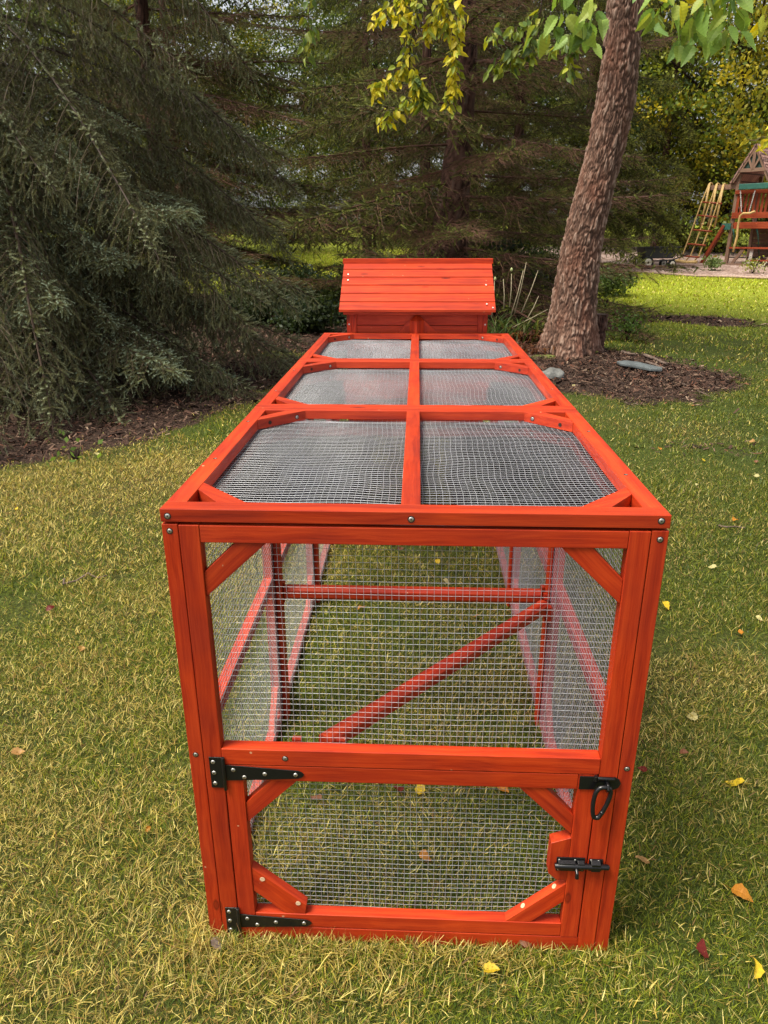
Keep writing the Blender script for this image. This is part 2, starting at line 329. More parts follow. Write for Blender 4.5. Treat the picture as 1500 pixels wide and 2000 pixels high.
# grass: blades with a real density that falls off with distance
def grass():
    P = []; W_ = []
    r0 = 1.0
    for (ra, rb, n, wd, ln, wg) in [(.85, 1.5, 90000, .0014, .031, .95), (1.5, 2.2, 120000, .0015, .031, .80), (2.2, 3.2, 170000, .0018, .031, .68), (3.2, 5.2, 200000, .0026, .034, .62), (5.2, 9, 170000, .0044, .042, .60), (9, 15, 90000, .010, .055, .60), (15, 34, 170000, .02, .065, .60)]:
        r = np.sqrt(RS.uniform(ra*ra, rb*rb, n)); th = RS.uniform(-wg-.05, wg-.02, n)
        x = CAM[0]+r*np.sin(th); y = CAM[1]+r*np.cos(th)
        P.append(np.stack([x, y, np.full(n, wd), np.full(n, ln)], -1))
    for (xa, xb, ya, yb, n) in [(-.06, .92, -.05, -.003, 4200), (-.05, -.003, 0, 2.35, 5000), (.866, .92, 0, 2.35, 5000), (-.1, .96, -.14, -.05, 2500)]:     # longer tufts the mower missed along the boards
        P.append(np.stack([RS.uniform(xa, xb, n), RS.uniform(ya, yb, n), np.full(n, .0017), np.full(n, .052)], -1))
    P = np.concatenate(P); x, y = P[:, 0], P[:, 1]
    mu = mulch(x, y); keep = (RS.rand(len(x)) > np.clip(mu*1.9-.45, 0, .985)) & ((y < gravel_edge(x)-.02) | (x < 3.4))
    # weeds and thin spots
    keep &= RS.rand(len(x)) > np.clip((fbm(x*2.3, y*2.3, 77)-.60)*7, 0, .75)*(y < 12)
    keep &= ~((x > -.0) & (x < .86) & (np.abs(y-.012) < .016))
    P = P[keep]; x, y = P[:, 0], P[:, 1]; n = len(x); g = lush(x, y); mu = mu[keep]
    hb = .35+.85*fbm(x*3, y*3, 41)
    ln = P[:, 3]*hb*(.35+1.15*RS.rand(n)**1.3)*(1-.35*mu); wd = P[:, 2]*(.45+1.1*RS.rand(n)**2)
    az = RS.uniform(0, 2*pi, n); lean = np.abs(RS.normal(0, .7, n))+.3
    isst = RS.rand(n) > (g*.75+.10)
    lean = np.where(isst, RS.uniform(.6, 1.5, n), lean); lean = np.minimum(lean, 1.5)
    d = np.stack([np.cos(az), np.sin(az)], -1)
    z0 = tz(y)+np.where(isst, RS.uniform(0, .018, n), 0)+.0
    base = np.stack([x, y, z0-.004], -1)
    m1 = base+np.concatenate([d*(np.sin(lean*.85)*ln*.5)[:, None], (np.cos(lean*.85)*ln*.5)[:, None]], 1)
    curl = np.minimum(lean*RS.uniform(.8, 1.15, n)+.08, 1.58)
    tip = m1+np.concatenate([d*(np.sin(curl)*ln*.55)[:, None], (np.cos(curl)*ln*.55)[:, None]], 1)
    tip[:, 2] = np.maximum(tip[:, 2], tz(y)+.002)
    sd_ = np.stack([-np.sin(az+RS.normal(0, .6, n)), np.cos(az+RS.normal(0, .6, n)), np.zeros(n)], -1)*wd[:, None]*.5
    V = np.stack([np.stack([base-sd_, base+sd_, m1+sd_*.9], 1), np.stack([base-sd_, m1+sd_*.9, m1-sd_*.9], 1), np.stack([m1-sd_*.9, m1+sd_*.9, tip], 1)], 1).reshape(-1, 3, 3)
    gr_ = np.array([.145, .195, .012]); gr2 = np.array([.31, .33, .02]); gr3 = np.array([.05, .095, .02]); st = np.array([.70, .60, .20]); st2 = np.array([.46, .34, .06]); st3 = np.array([.20, .095, .04])
    u = RS.rand(n, 1); v = RS.rand(n, 1)
    cg = np.where(v < .5, gr_+(gr2-gr_)*u, gr_+(gr3-gr_)*u); cs = np.where(v < .6, st+(st2-st)*u, st2+(st3-st2)*u)
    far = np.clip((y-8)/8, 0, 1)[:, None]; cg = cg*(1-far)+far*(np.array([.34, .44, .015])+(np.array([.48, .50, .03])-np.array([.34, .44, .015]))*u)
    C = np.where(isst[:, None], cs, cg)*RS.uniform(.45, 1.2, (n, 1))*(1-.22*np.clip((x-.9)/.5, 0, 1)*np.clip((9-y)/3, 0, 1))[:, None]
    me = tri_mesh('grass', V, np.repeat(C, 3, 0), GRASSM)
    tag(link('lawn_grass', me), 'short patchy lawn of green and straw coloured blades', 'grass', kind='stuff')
grass()

# litter of chips, needles and crumbs on the beds
def litter():
    n = 150000
    r = np.sqrt(RS.uniform(2.5**2, 15**2, n))*np.where(RS.rand(n) < .5, .7, 1); th = RS.uniform(-.66, .6, n); x = CAM[0]+r*np.sin(th); y = CAM[1]+r*np.cos(th)
    k = RS.rand(n) < np.clip(mulch(x, y)*1.6-.3, 0, 1); x, y, r = x[k], y[k], r[k]; n = len(x)
    az = RS.uniform(0, 2*pi, n); L = RS.uniform(.004, .016, n)*(1+r*.13)*np.where(RS.rand(n) < .06, 2.0, 1); wd = L*RS.uniform(.08, .4, n); tilt = RS.normal(0, .35, n)
    d = np.stack([np.cos(az)*np.cos(tilt), np.sin(az)*np.cos(tilt), np.sin(tilt)], -1); s_ = nrm(np.stack([-np.sin(az), np.cos(az), RS.normal(0, .5, n)], -1))
    c = np.stack([x, y, tz(y)+RS.uniform(.003, .03, n)], -1)
    a_, b2, c_, d_ = c-d*L[:, None]-s_*wd[:, None]*.5, c+d*L[:, None]*.8-s_*wd[:, None], c+d*L[:, None]+s_*wd[:, None]*.6, c-d*L[:, None]*.7+s_*wd[:, None]
    V = np.stack([np.stack([a_, b2, c_], 1), np.stack([a_, c_, d_], 1)], 1).reshape(-1, 3, 3)
    pal = np.array([[.075, .040, .028], [.045, .025, .018], [.13, .08, .055], [.025, .015, .012], [.24, .17, .12], [.12, .05, .03]]); C = pal[RS.choice(6, n, p=[.3, .28, .16, .16, .04, .06])]*RS.uniform(.7, 1.3, (n, 1))
    tag(link('mulch_litter', tri_mesh('litter', V, np.repeat(C, 2, 0), veg('litter', .9, 0, .2, 0))), 'dark brown bark chips and needle litter under the trees', 'mulch', kind='stuff')
litter()

# ------------------------------------------------------------------ vegetation generators
def prisms(P0, P1, r0, r1, ns=3):
    d = nrm(P1-P0); ref = np.where(np.abs(d[:, 2:3]) > .9, np.array([[1., 0, 0]]), np.array([[0, 0, 1.]])); a = nrm(np.cross(d, ref)); b = np.cross(d, a); T = []
    r0 = np.broadcast_to(np.asarray(r0, float).reshape(-1, 1), (len(P0), 1)); r1 = np.broadcast_to(np.asarray(r1, float).reshape(-1, 1), (len(P0), 1))
    for k in range(ns):
        q0, q1 = 2*pi*k/ns, 2*pi*(k+1)/ns; u0 = a*cos(q0)+b*sin(q0); u1 = a*cos(q1)+b*sin(q1)
        A, B, Cc, D = P0+u0*r0, P0+u1*r0, P1+u1*r1, P1+u0*r1
        T += [np.stack([A, B, Cc], 1), np.stack([A, Cc, D], 1)]
    return np.concatenate(T)
def needles(P, D, L, nn, nl, nw, rs, c0, c1, ctip, young):
    """shoots clothed in needles"""
    n = len(P); ref = nrm(rs.normal(size=(n, 3))); a = nrm(np.cross(D, ref)); b = np.cross(D, a)
    t = (np.arange(nn)+.5)/nn; az = np.arange(nn)*2.399+rs.rand(n, 1)*6.28
    base = P[:, None]+D[:, None]*(L[:, None]*t)[:, :, None]
    spread = rs.uniform(.75, 1.05, (n, nn)); out = a[:, None]*np.cos(az)[:, :, None]+b[:, None]*np.sin(az)[:, :, None]
    nd = D[:, None]*np.cos(spread)[:, :, None]+out*np.sin(spread)[:, :, None]; nd[:, :, 2] += .15
    ll = nl*rs.uniform(.75, 1.15, (n, nn))*(1-.35*t); tip = base+nd*ll[:, :, None]; s_ = nrm(np.cross(nd, out+1e-3))*nw*.5
    V = np.stack([base-s_, base+s_, tip], 2).reshape(-1, 3, 3)
    k = rs.rand(n, 1, 1)**1.3; C = c0+(c1-c0)*k+np.zeros((1, nn, 1)); tf = (t[None, :, None]**2)*young[:, None, None]; C = C*(1-tf)+ctip*tf
    return V, C.reshape(-1, 3)
def bough(seed, L=2.4, rb=.013, droop=.25, tipup=.12, sec=.6, hang=.9, gs=.055, gt=.04, tl=.11, nn=30, nl=.016, nw=.0028, alive=1., inner=.0, ang=1.0, tert_hang=.5,
          c0=(.028, .040, .022), c1=(.070, .085, .045), ct=(.10, .14, .11), bark=(.085, .055, .042), twig=(.13, .09, .065)):
    rs = np.random.RandomState(seed); c0, c1, ct = np.array(c0), np.array(c1), np.array(ct)
    K = 26; s = np.linspace(0, 1, K); wig = np.cumsum(np.cumsum(rs.normal(0, .012, K)))*L*.12; wig2 = np.cumsum(np.cumsum(rs.normal(0, .01, K)))*L*.10
    M = np.stack([s*L, wig*s, -droop*L*s**1.7+tipup*L*s**4+wig2*s], -1)
    def main(q): return np.stack([np.interp(q, s, M[:, k]) for k in range(3)], -1)
    V = [prisms(M[:-1], M[1:], rb*L/2.4*(1-s[:-1])**.8+.003, rb*L/2.4*(1-s[1:])**.8+.003, 5)]; C = [np.tile(bark, (len(V[0]), 1))]
    SP, SD, SL, SY = [], [], [], []; T0, T1, TR = [], [], []
    mq = rs.uniform(.12, 1, int(L/gt*2.6*min(1, alive*1.2))); mp_ = main(mq); md = nrm(np.stack([np.full(len(mq), .8), rs.normal(0, .8, len(mq)), rs.uniform(-.3, .55, len(mq))], -1))
    SP.append(mp_); SD.append(md); SL.append(tl*rs.uniform(.6, 1.1, len(mq))); SY.append(np.ones(len(mq)))
    q = .06
    while q < 1:
        for sg in (-1, 1):
            if rs.rand() < .10: continue
            base = main(q); ln = sec*(np.sin(pi*min(1, q*1.02)**.75)*.85+.22)*rs.uniform(.5, 1.2)*(1-.35*q); th = ang*rs.uniform(.75, 1.2)
            fw = main(min(1, q+.04))-main(max(0, q-.04)); fw = fw/np.linalg.norm(fw); sd_ = np.array([-fw[1], fw[0], 0])*sg; sd_ /= np.linalg.norm(sd_)
            d0 = fw*cos(th)+sd_*sin(th); hg = hang*rs.uniform(.5, 1.3); m = 7; u = np.linspace(0, 1, m)[:, None]
            # the branchlet starts sideways and falls; the longer it is the more it hangs
            cur = base+d0*ln*(u-.35*hg*u*u/(1+hg*.5))+np.array([0, 0, -1])*ln*hg*u**1.6*.8+np.cumsum(rs.normal(0, .045, (m, 3))*u, 0)*ln
            T0.append(cur[:-1]); T1.append(cur[1:]); TR.append(np.linspace(.0026, .0010, m-1)*(.6+ln))
            nt_ = max(3, int(ln/gt)); tt = (np.arange(nt_)+rs.rand(nt_)*.5)/nt_*.97+.03
            pp = np.stack([np.interp(tt, u[:, 0], cur[:, k]) for k in range(3)], -1); tg = nrm(np.stack([np.interp(np.minimum(1, tt+.08), u[:, 0], cur[:, k]) for k in range(3)], -1)-np.stack([np.interp(np.maximum(0, tt-.08), u[:, 0], cur[:, k]) for k in range(3)], -1))
            lat = nrm(np.cross(tg, np.array([[0, 0, 1.]])+rs.normal(0, .35, (nt_, 3)))); sgn = np.where(np.arange(nt_) % 2 == 0, 1, -1)[:, None]
            dd = nrm(tg*.65+lat*sgn*.8+np.array([0, 0, -tert_hang])*rs.rand(nt_, 1)); ll = tl*rs.uniform(.55, 1.35, nt_)*(1-.35*tt)
            pa = alive*np.clip(inner+(1-inner)*(.15+1.3*q+.35*tt), 0, 1)
            al = rs.rand(nt_) < pa
            dead = ~al
            if dead.any(): T0.append(pp[dead]); T1.append((pp+dd*ll[:, None]*1.2)[dead]); TR.append(np.full(dead.sum(), .0011))
            SP.append(pp[al]); SD.append(dd[al]); SL.append(ll[al]); SY.append(np.full(al.sum(), 1.)*(rs.rand(al.sum()) < .25+.5*q))
            # the needled tip of the branchlet
            if rs.rand() < pa.max(): SP.append(cur[-2:-1]); SD.append(nrm(cur[-1:]-cur[-2:-1])); SL.append(np.array([ln/6+.06])); SY.append(np.array([1.]))
        q += gs/L*rs.uniform(.7, 1.3)
    SP, SD, SL, SY = map(np.concatenate, (SP, SD, SL, SY))
    T0, T1, TR = np.concatenate(T0), np.concatenate(T1), np.concatenate(TR)
    V.append(prisms(T0, T1, TR, TR*.8)); C.append(np.tile(twig, (len(V[-1]), 1))*np.tile(rs.uniform(.6, 1.3, (len(T0), 1)), (6, 1)))
    if len(SP):
        V.append(prisms(SP, SP+SD*SL[:, None], .0012, .0008)); C.append(np.tile(np.array(twig)*.8, (len(V[-1]), 1)))
        a_, b2 = needles(SP, SD, SL, nn, nl, nw, rs, c0, c1, ct, SY); V.append(a_); C.append(b2)
    return tri_mesh('bough', np.concatenate(V), np.concatenate(C), NEEDLE)

def bark_mat(name, dark, mid, light, warm):
    m, n, b, L = newmat(name)
    a = node(n, 'ShaderNodeAttribute', attribute_name='crack'); tc = node(n, 'ShaderNodeTexCoord')
    mp = node(n, 'ShaderNodeMapping'); mp.inputs['Scale'].default_value = (1, 1, .35); L.new(tc.outputs['Object'], mp.inputs[0])
    n1 = node(n, 'ShaderNodeTexNoise'); n1.inputs['Scale'].default_value = 45; n1.inputs['Detail'].default_value = 6; n1.inputs['Roughness'].default_value = .65; L.new(mp.outputs[0], n1.inputs[0])
    n2 = node(n, 'ShaderNodeTexNoise'); n2.inputs['Scale'].default_value = 5; n2.inputs['Detail'].default_value = 3; L.new(mp.outputs[0], n2.inputs[0])
    s_ = node(n, 'ShaderNodeMath', operation='MULTIPLY_ADD'); s_.inputs[1].default_value = .42; L.new(n1.outputs[0], s_.inputs[0]); L.new(a.outputs['Fac'], s_.inputs[2])
    r = ramp(n, [(.24, dark), (.66, mid), (1.08, light)]); L.new(s_.outputs[0], r.inputs[0])
    mx = node(n, 'ShaderNodeMix', data_type='RGBA'); mx.inputs[7].default_value = (*warm, 1); r2 = ramp(n, [(.48, (0, 0, 0)), (.72, (.6, .6, .6))]); L.new(n2.outputs[0], r2.inputs[0]); L.new(r2.outputs[0], mx.inputs[0]); L.new(r.outputs[0], mx.inputs[6])
    L.new(mx.outputs[2], b.inputs['Base Color']); b.inputs['Roughness'].default_value = .92; b.inputs['Specular IOR Level'].default_value = .15
    bp = node(n, 'ShaderNodeBump'); bp.inputs['Strength'].default_value = .9; bp.inputs['Distance'].default_value = .012; L.new(n1.outputs[0], bp.inputs['Height']); L.new(bp.outputs[0], b.inputs['Normal'])
    return m
BARK = bark_mat('plated_bark', (.06, .036, .028), (.175, .098, .070), (.30, .205, .16), (.19, .078, .050))
BARKD = bark_mat('spruce_bark', (.018, .010, .008), (.11, .056, .042), (.13, .085, .068), (.09, .045, .035))
def trunk(name, path, mat, parent, na=120, nz=300, amp=.012, sc=(9, 9, 3.6), roots=0, loc=(0, 0, 0)):
    """path: (x, y, z, r) rows; cracked, plated surface"""
    path = np.array(path, float); zz = np.linspace(0, 1, nz); t = np.linspace(0, 1, len(path))
    cs = [np.interp(zz, t, path[:, k]) for k in range(4)]
    for k in range(4):
        ker = np.ones(15)/15; pad = np.pad(cs[k], 7, mode='edge'); cs[k] = np.convolve(pad, ker, 'valid')
    vs = []; cr = []
    for i in range(nz):
        cx, cy, cz, r = cs[0][i], cs[1][i], cs[2][i], cs[3][i]
        for j in range(na):
            q = 2*pi*j/na; ux, uy = cos(q), sin(q)
            p = Vector((ux*r*sc[0]+path[0, 0]*3, uy*r*sc[1], cz*sc[2]))
            wv = mnoise.noise_vector(p*.8)*.8+mnoise.noise_vector(p*2.3)*.3
            dd = mnoise.voronoi(p+wv)[0]; c = min(1, (dd[1]-dd[0])*1.7)**.8*(.72+.28*min(1, max(0, .5+1.1*mnoise.noise(Vector((p.x*2.6, p.y*2.6, p.z*.9))))))
            vz = Vector((ux*r*sc[0]*.9+path[0, 0]*3, uy*r*sc[1]*.9, cz*sc[2]*.55))+wv*1.1
            rg_ = min(1, abs(mnoise.noise(vz))*3.6+.12); rg2 = min(1, abs(mnoise.noise(vz*2.1+Vector((7, 3, 1))))*4+.3)
            c = min(1, c*1.15)*(.62+.38*rg_)*(.8+.2*rg2)+.14*mnoise.noise(p*4.1)
            rr = r+amp*(c-.5)*2.0+.02*r*mnoise.noise(p*.25)*3
            if roots: rr += r*roots*max(0, 1-(cz/ .62))**2.2*(.55+.75*cos(q*4+.6+mnoise.noise(Vector((ux*1.5, uy*1.5, 0)))*3.5))
            vs.append((cx+ux*rr, cy+uy*rr, cz)); cr.append(c)
    fs = [(i*na+j, i*na+(j+1) % na, (i+1)*na+(j+1) % na, (i+1)*na+j) for i in range(nz-1) for j in range(na)]
    me = bpy.data.meshes.new(name); me.from_pydata(vs, [], fs); a = me.attributes.new('crack', 'FLOAT', 'POINT'); a.data.foreach_set('value', np.array(cr, np.float32))
    me.polygons.foreach_set('use_smooth', [True]*len(fs)); me.materials.append(mat); return link(name, me, parent)

def spruce(loc, H, R, variants, n, label, zmin=.3, power=1., azbias=None, seed=1, slope=0, r0=.2, lowslope=0, zmax=None, trunkpts=None, Lref=2.4, zpow=1.0):
    t = empty('spruce_tree', loc, 0, label, 'tree', 'spruce trees round the lawn')
    rs = np.random.RandomState(seed)
    trunk('trunk', trunkpts or [(0, 0, -.1, r0*1.25), (0, 0, .5, r0), (0, 0, H*.5, r0*.6), (0, 0, H, .02)], BARKD, t, 40, 160, .008)
    for i in range(n):
        f = (i+.5)/n; z = zmin+(H*.93-zmin)*f**zpow
        az = i*2.399+rs.normal(0, .2)
        if azbias is not None and rs.rand() < azbias[1]: az = azbias[0]+rs.normal(0, .85)
        L = max(.35, R*(1-z/H)**power*rs.uniform(.82, 1.12)); o = link('bough', variants[rs.randint(len(variants))], t)
        o.location = (0, 0, z); sc = L/Lref; o.scale = (sc, max(sc, .45), max(sc, .5)*rs.uniform(.85, 1.15))
        o.rotation_euler = (rs.normal(0, .12), slope+lowslope*(1-f)+rs.normal(0, .07), az)
    return t

WEEP = [bough(s, 2.4, droop=.46, tipup=.05, sec=.80, hang=1.15, gs=.044, gt=.036, tl=.105, nn=38, nl=.016, nw=.0044, alive=1.0, inner=.25, tert_hang=1.15, bark=(.07, .046, .034), twig=(0.116, 0.084, 0.058), c0=(.060, .064, .026), c1=(.25, .25, .11), ct=(.30, .34, .21)) for s in (11, 12, 13)]
FRONT = [bough(s, 2.4, droop=.26, tipup=.05, sec=.72, hang=.65, gs=.048, gt=.040, tl=.115, nn=42, nl=.017, nw=.0044, alive=1.0, inner=.45, ang=.85, tert_hang=.3, bark=(.08, .052, .038), twig=(0.161, 0.115, 0.075), c0=(.075, .082, .034), c1=(.30, .315, .15), ct=(.42, .52, .38)) for s in (21, 22)]
TWIGGY = [bough(s, 3.0, rb=.015, droop=.10, tipup=.08, sec=.95, hang=.25, gs=.060, gt=.038, tl=.20, nn=34, nl=.025, nw=.008, alive=.20, inner=.0, ang=.8, tert_hang=.15, c0=(0.014, 0.019, 0.004), c1=(0.108, 0.122, 0.023), ct=(0.158, 0.173, 0.036), bark=(.09, .042, .030), twig=(0.151, 0.076, 0.049)) for s in (31, 32, 33)]
GREEN = [bough(s, 3.0, rb=.011, droop=.26, tipup=.06, sec=.95, hang=.7, gs=.085, gt=.075, tl=.24, nn=40, nl=.034, nw=.013, alive=.92, inner=.15, tert_hang=.4, bark=(.06, .038, .028), twig=(0.086, 0.058, 0.036), c0=(0.014, 0.019, 0.005), c1=(0.122, 0.144, 0.029), ct=(0.245, 0.252, 0.043)) for s in (41, 42)]
MIXED = [bough(s, 3.0, rb=.011, droop=.18, tipup=.06, sec=.95, hang=.5, gs=.070, gt=.050, tl=.22, nn=36, nl=.028, nw=.010, alive=.5, inner=.05, tert_hang=.3, bark=(.09, .044, .030), twig=(0.136, 0.071, 0.044), c0=(0.014, 0.018, 0.005), c1=(0.102, 0.119, 0.024), ct=(0.170, 0.184, 0.034)) for s in (51, 52)]
print('FACES', [len(m.polygons) for m in WEEP+FRONT+TWIGGY+GREEN])

# left spruce: weeping, dense, reaches over the bed
L1 = spruce((-3.62, 6.3, 0), 12.5, 3.35, WEEP, 52, 'big weeping spruce filling the left edge with grey green drooping boughs', .7, .55, (-.40, .66), 5, .10, r0=.21, zpow=1.45)
rs = np.random.RandomState(8)
for i in range(36):     # the low boughs towards the lawn, with blue green young shoots
    az = -1.75+1.95*((i*.618) % 1)+rs.normal(0, .06); z = .35+2.6*((i*.414+.1) % 1); L = (2.75-.28*z)*rs.uniform(.75, 1.02)
    o = link('bough', FRONT[i % 2], L1); o.location = (0, 0, z); sc = L/2.4; o.scale = (sc, sc*1.05, sc); o.rotation_euler = (rs.normal(0, .1), .06+rs.normal(0, .08), az)

for i in range(12):     # long low boughs sweeping towards the coop
    az = -.12+.75*((i*.618) % 1); z = 1.0+2.7*((i*.414+.3) % 1); L = rs.uniform(2.7, 3.15)
    o = link('bough', WEEP[i % 3], L1); o.location = (0, 0, z); sc = L/2.4; o.scale = (sc, sc*.85, sc*.85); o.rotation_euler = (rs.normal(0, .1), .02+rs.normal(0, .05), az)

ct = at(893, 300, 12)
tp = []
for (x, y, w_) in ((876, 560, 84), (878, 450, 66), (896, 300, 46), (908, 150, 38), (915, 20, 34)):
    p = at(x, y, 12); tp.append((p[0]-ct[0], 0, p[2], w_/2/FPX*13.2))
tp = [(tp[0][0], 0, -.1, .42), (tp[0][0], 0, .35, .34)]+tp[1:]+[(tp[-1][0]+.15, 0, 7.5, .10), (tp[-1][0]+.3, 0, 11, .02)]
spruce((ct[0], 12, float(tz(12))), 11, 4.2, TWIGGY+MIXED[:1], 76, 'tall spruce behind the red coop with bare reddish brown twiggy branches', .5, .6, None, 6, .02, trunkpts=tp, Lref=3.0, zpow=1.35, lowslope=-.05)
spruce((5.5, 23.4, float(tz(23.4))), 13, 3.35, GREEN, 84, 'yellow green spruce with heavy drooping boughs left of the rope ladder', 1.75, .6, (-1.0, .4), 9, .10, r0=.22, Lref=3.0, zpow=1.4)
spruce((3.0, 20.0, float(tz(20.0))), 12, 3.4, GREEN[:1]+MIXED, 76, 'dark green spruce directly behind the leaning trunk', 1.35, .5, None, 10, .04, r0=.16, Lref=3.0, zpow=1.3)
spruce((-4.7, 14.5, float(tz(14.5))), 13, 4.4, TWIGGY[1:]+MIXED[:1], 90, 'brown and green spruce standing between the weeping spruce and the coop', 1.0, .55, (-.6, .3), 12, .03, r0=.18, Lref=3.0, zpow=1.3)
spruce((-8.2, 11.5, float(tz(11.5))), 13, 3.8, GREEN+WEEP[:1], 60, 'spruce half hidden behind the big weeping spruce', .6, .6, None, 14, .08, r0=.2, Lref=3.0, zpow=1.3)
for k_, (x_, y_, R_, lab_) in enumerate([(-1.2, 24, 3.6, 'far spruce seen left of the bare spruce trunk above the lawn'), (2.2, 27, 3.6, 'far spruce seen right of the bare spruce trunk'), (9.8, 30, 3.8, 'far spruce behind the rope ladder and the playset post'), (14.5, 31, 3.8, 'far spruce behind the playset roof'), (-7.5, 25, 3.8, 'far spruce behind the upper left boughs'), (-13, 21, 4, 'spruce at the far left edge behind the other boughs'), (.6, 19.5, 3.4, 'brown spruce close behind the bare trunk')]):
    spruce((x_, y_, float(tz(y_))), 13.5, R_, GREEN if k_ != 6 else MIXED, 56, lab_, 1.7 if k_ in (0, 4) else 1.1, .55, None, 30+k_, .08, r0=.16, Lref=3.0, zpow=1.2)

# ---- deciduous crowns
def leaf_cloud(seed, cent, rad, nclump, nleaf, size, pal, clump=.35, shell=.55, squash=1.):
    rs = np.random.RandomState(seed); d = nrm(rs.normal(size=(nclump, 3))); rr = shell+(1-shell)*rs.rand(nclump, 1)**.6
    cc = np.array(cent)+d*rr*np.array(rad)*rs.uniform(.75, 1.15, (nclump, 1)); k = rs.choice(nclump, nclump*nleaf)
    P = cc[k]+rs.normal(0, clump, (len(k), 3))*np.array([1, 1, .6*squash]); n = len(P)
    a_ = nrm(rs.normal(size=(n, 3))+np.array([0, 0, -.5])); b2 = nrm(np.cross(a_, rs.normal(size=(n, 3)))); s_ = size*rs.uniform(.6, 1.2, (n, 1))
    q0, q1, q2, q3 = P-a_*s_*.5, P+b2*s_*.3+a_*s_*.05, P+a_*s_*.5, P-b2*s_*.3+a_*s_*.05
    V = np.stack([np.stack([q0, q1, q2], 1), np.stack([q0, q2, q3], 1)], 1).reshape(-1, 3, 3)
    pal = np.array(pal); cl = pal[rs.randint(len(pal), size=nclump)]; C = cl[k]*rs.uniform(.65, 1.3, (n, 1))
    return V, np.repeat(C, 2, 0)
GP = [(.05, .08, .015), (.09, .13, .02), (.13, .17, .025), (.06, .10, .03)]
YP = [(.28, .26, .02), (.19, .22, .02), (.36, .30, .02), (.12, .17, .02)]
def broadleaf(name, x, Y, H, R, pal, label, seed, ncl=420, nl=80, size=.13, group='trees along the back of the garden', zc=.62, r=.16):
    t = empty(name, (x, Y, float(tz(Y))), 0, label, 'tree', group); rs = np.random.RandomState(seed)
    b = MB(); b.tube([(0, 0, -.1), (.05, 0, H*.3), (-.05, .1, H*.6), (0, 0, H*.9)], [r*1.3, r, r*.7, .03], 10)
    b.build('trunk', BARKD, t)
    lm = MB()
    for i in range(9):
        z = H*rs.uniform(.28, .7); az = rs.uniform(0, 6.28); e = R*.8
        lm.tube([(0, 0, z), (cos(az)*e*.5, sin(az)*e*.5, z+H*.08), (cos(az)*e, sin(az)*e, z+H*.18)], [r*.45, r*.25, .02], 6)
    lm.build('limbs', BARKD, t)
    V, C = leaf_cloud(seed, (0, 0, H*zc), (R, R, H*(1-zc)*1.0), ncl, nl, size, pal, .42, .35)
    link('crown', tri_mesh('crown', V, C, LEAF), t); return t
BT = [('broadleaf_tree', 12.3, 30, 12, 4.2, YP, 'bright yellow green tree at the right edge above the playset roof', 3, .45),
      ('broadleaf_tree', 7.5, 33, 13, 4.4, GP, 'dark green broadleaf tree behind the rope ladder', 4, .5), ('broadleaf_tree', 17.5, 34, 13, 4.6, GP, 'broadleaf tree behind the playset at the far right', 5, .5),
      ('broadleaf_tree', -9, 30, 12, 4.4, YP[:2]+GP, 'yellowing tree glimpsed through the weeping spruce', 6, .55), ('broadleaf_tree', -1.5, 36, 13, 4.4, GP, 'far green tree left of the coop ridge', 7, .58),
      ('broadleaf_tree', 3.2, 38, 13, 4.2, GP+YP[1:2], 'far green tree between the bare trunk and the leaning trunk', 8, .58), ('broadleaf_tree', -15, 36, 13, 5, GP, 'far green tree at the left edge behind the spruces', 13, .55),
      ('broadleaf_tree', -5.5, 42, 12, 5, GP+YP[:1], 'farthest tree seen low behind the weeping boughs', 15, .52), ('broadleaf_tree', 12.5, 42, 14, 5.5, GP, 'tall tree beyond the yellow green tree', 16, .5), ('broadleaf_tree', 24, 38, 13, 5, GP, 'tree beyond the right edge of the gravel yard', 17, .5)]
for (nm, x, Y_, H_, R_, pal, lab, sd_, zc) in BT: broadleaf(nm, x, Y_, H_, R_, pal, lab, sd_, zc=zc, size=.17)

def bush(px, py, Y, w_, h, pal, label, seed, name='bush', size=.07, ncl=70, nl=55, loc=None, cat='bush'):
    x = at(px, py, Y)[0] if loc is None else loc
    t = empty(name, (x, Y, float(tz(Y))), 0, label, cat, 'low shrubs behind the coop' if name == 'bush' else None)
    V, C = leaf_cloud(seed, (0, 0, h*.5), (w_, w_*.7, h*.5), ncl, nl, size, pal, .10*max(1, w_), .2)
    V[:, :, 2] = np.maximum(V[:, :, 2], .0); link('foliage', tri_mesh('foliage', V, C, LEAF), t)
    b = MB(); rs = np.random.RandomState(seed)
    for i in range(7):
        a_ = rs.uniform(0, 6.28); b.tube([(0, 0, -.02), (cos(a_)*w_*.3, sin(a_)*w_*.25, h*.45), (cos(a_)*w_*.6, sin(a_)*w_*.45, h*.85)], [.012, .008, .003], 5)
    b.build('stems', BARKD, t); return t
DP = [(.028, .048, .014), (.04, .06, .018), (.06, .085, .02), (.03, .05, .03)]
bush(610, 600, 12.6, 1.0, .95, DP, 'dark leafy shrub left of the coop roof', 51); bush(690, 600, 11.6, .8, .8, DP, 'low glossy shrub touching the left end of the coop roof', 52)
bush(520, 600, 11.4, .9, .85, DP, 'dark shrub farthest left, between the weeping boughs and the coop', 64, ncl=80); bush(600, 610, 10.3, .5, .5, DP, 'small low shrub at the edge of the leaf litter left of the coop', 65)
bush(980, 570, 12.4, .85, 1.35, DP, 'dark shrub rising right of the coop roof', 53, ncl=90); bush(1050, 560, 13.5, .8, 1.2, DP+[(.10, .15, .03)], 'brighter green shrub just left of the leaning trunk', 54)
bush(760, 560, 13.8, 1.2, .9, DP, 'wide dark shrub behind the middle of the coop roof', 55, ncl=90); bush(880, 560, 14.4, 1.0, .8, DP, 'low shrub at the foot of the bare spruce trunk', 56)
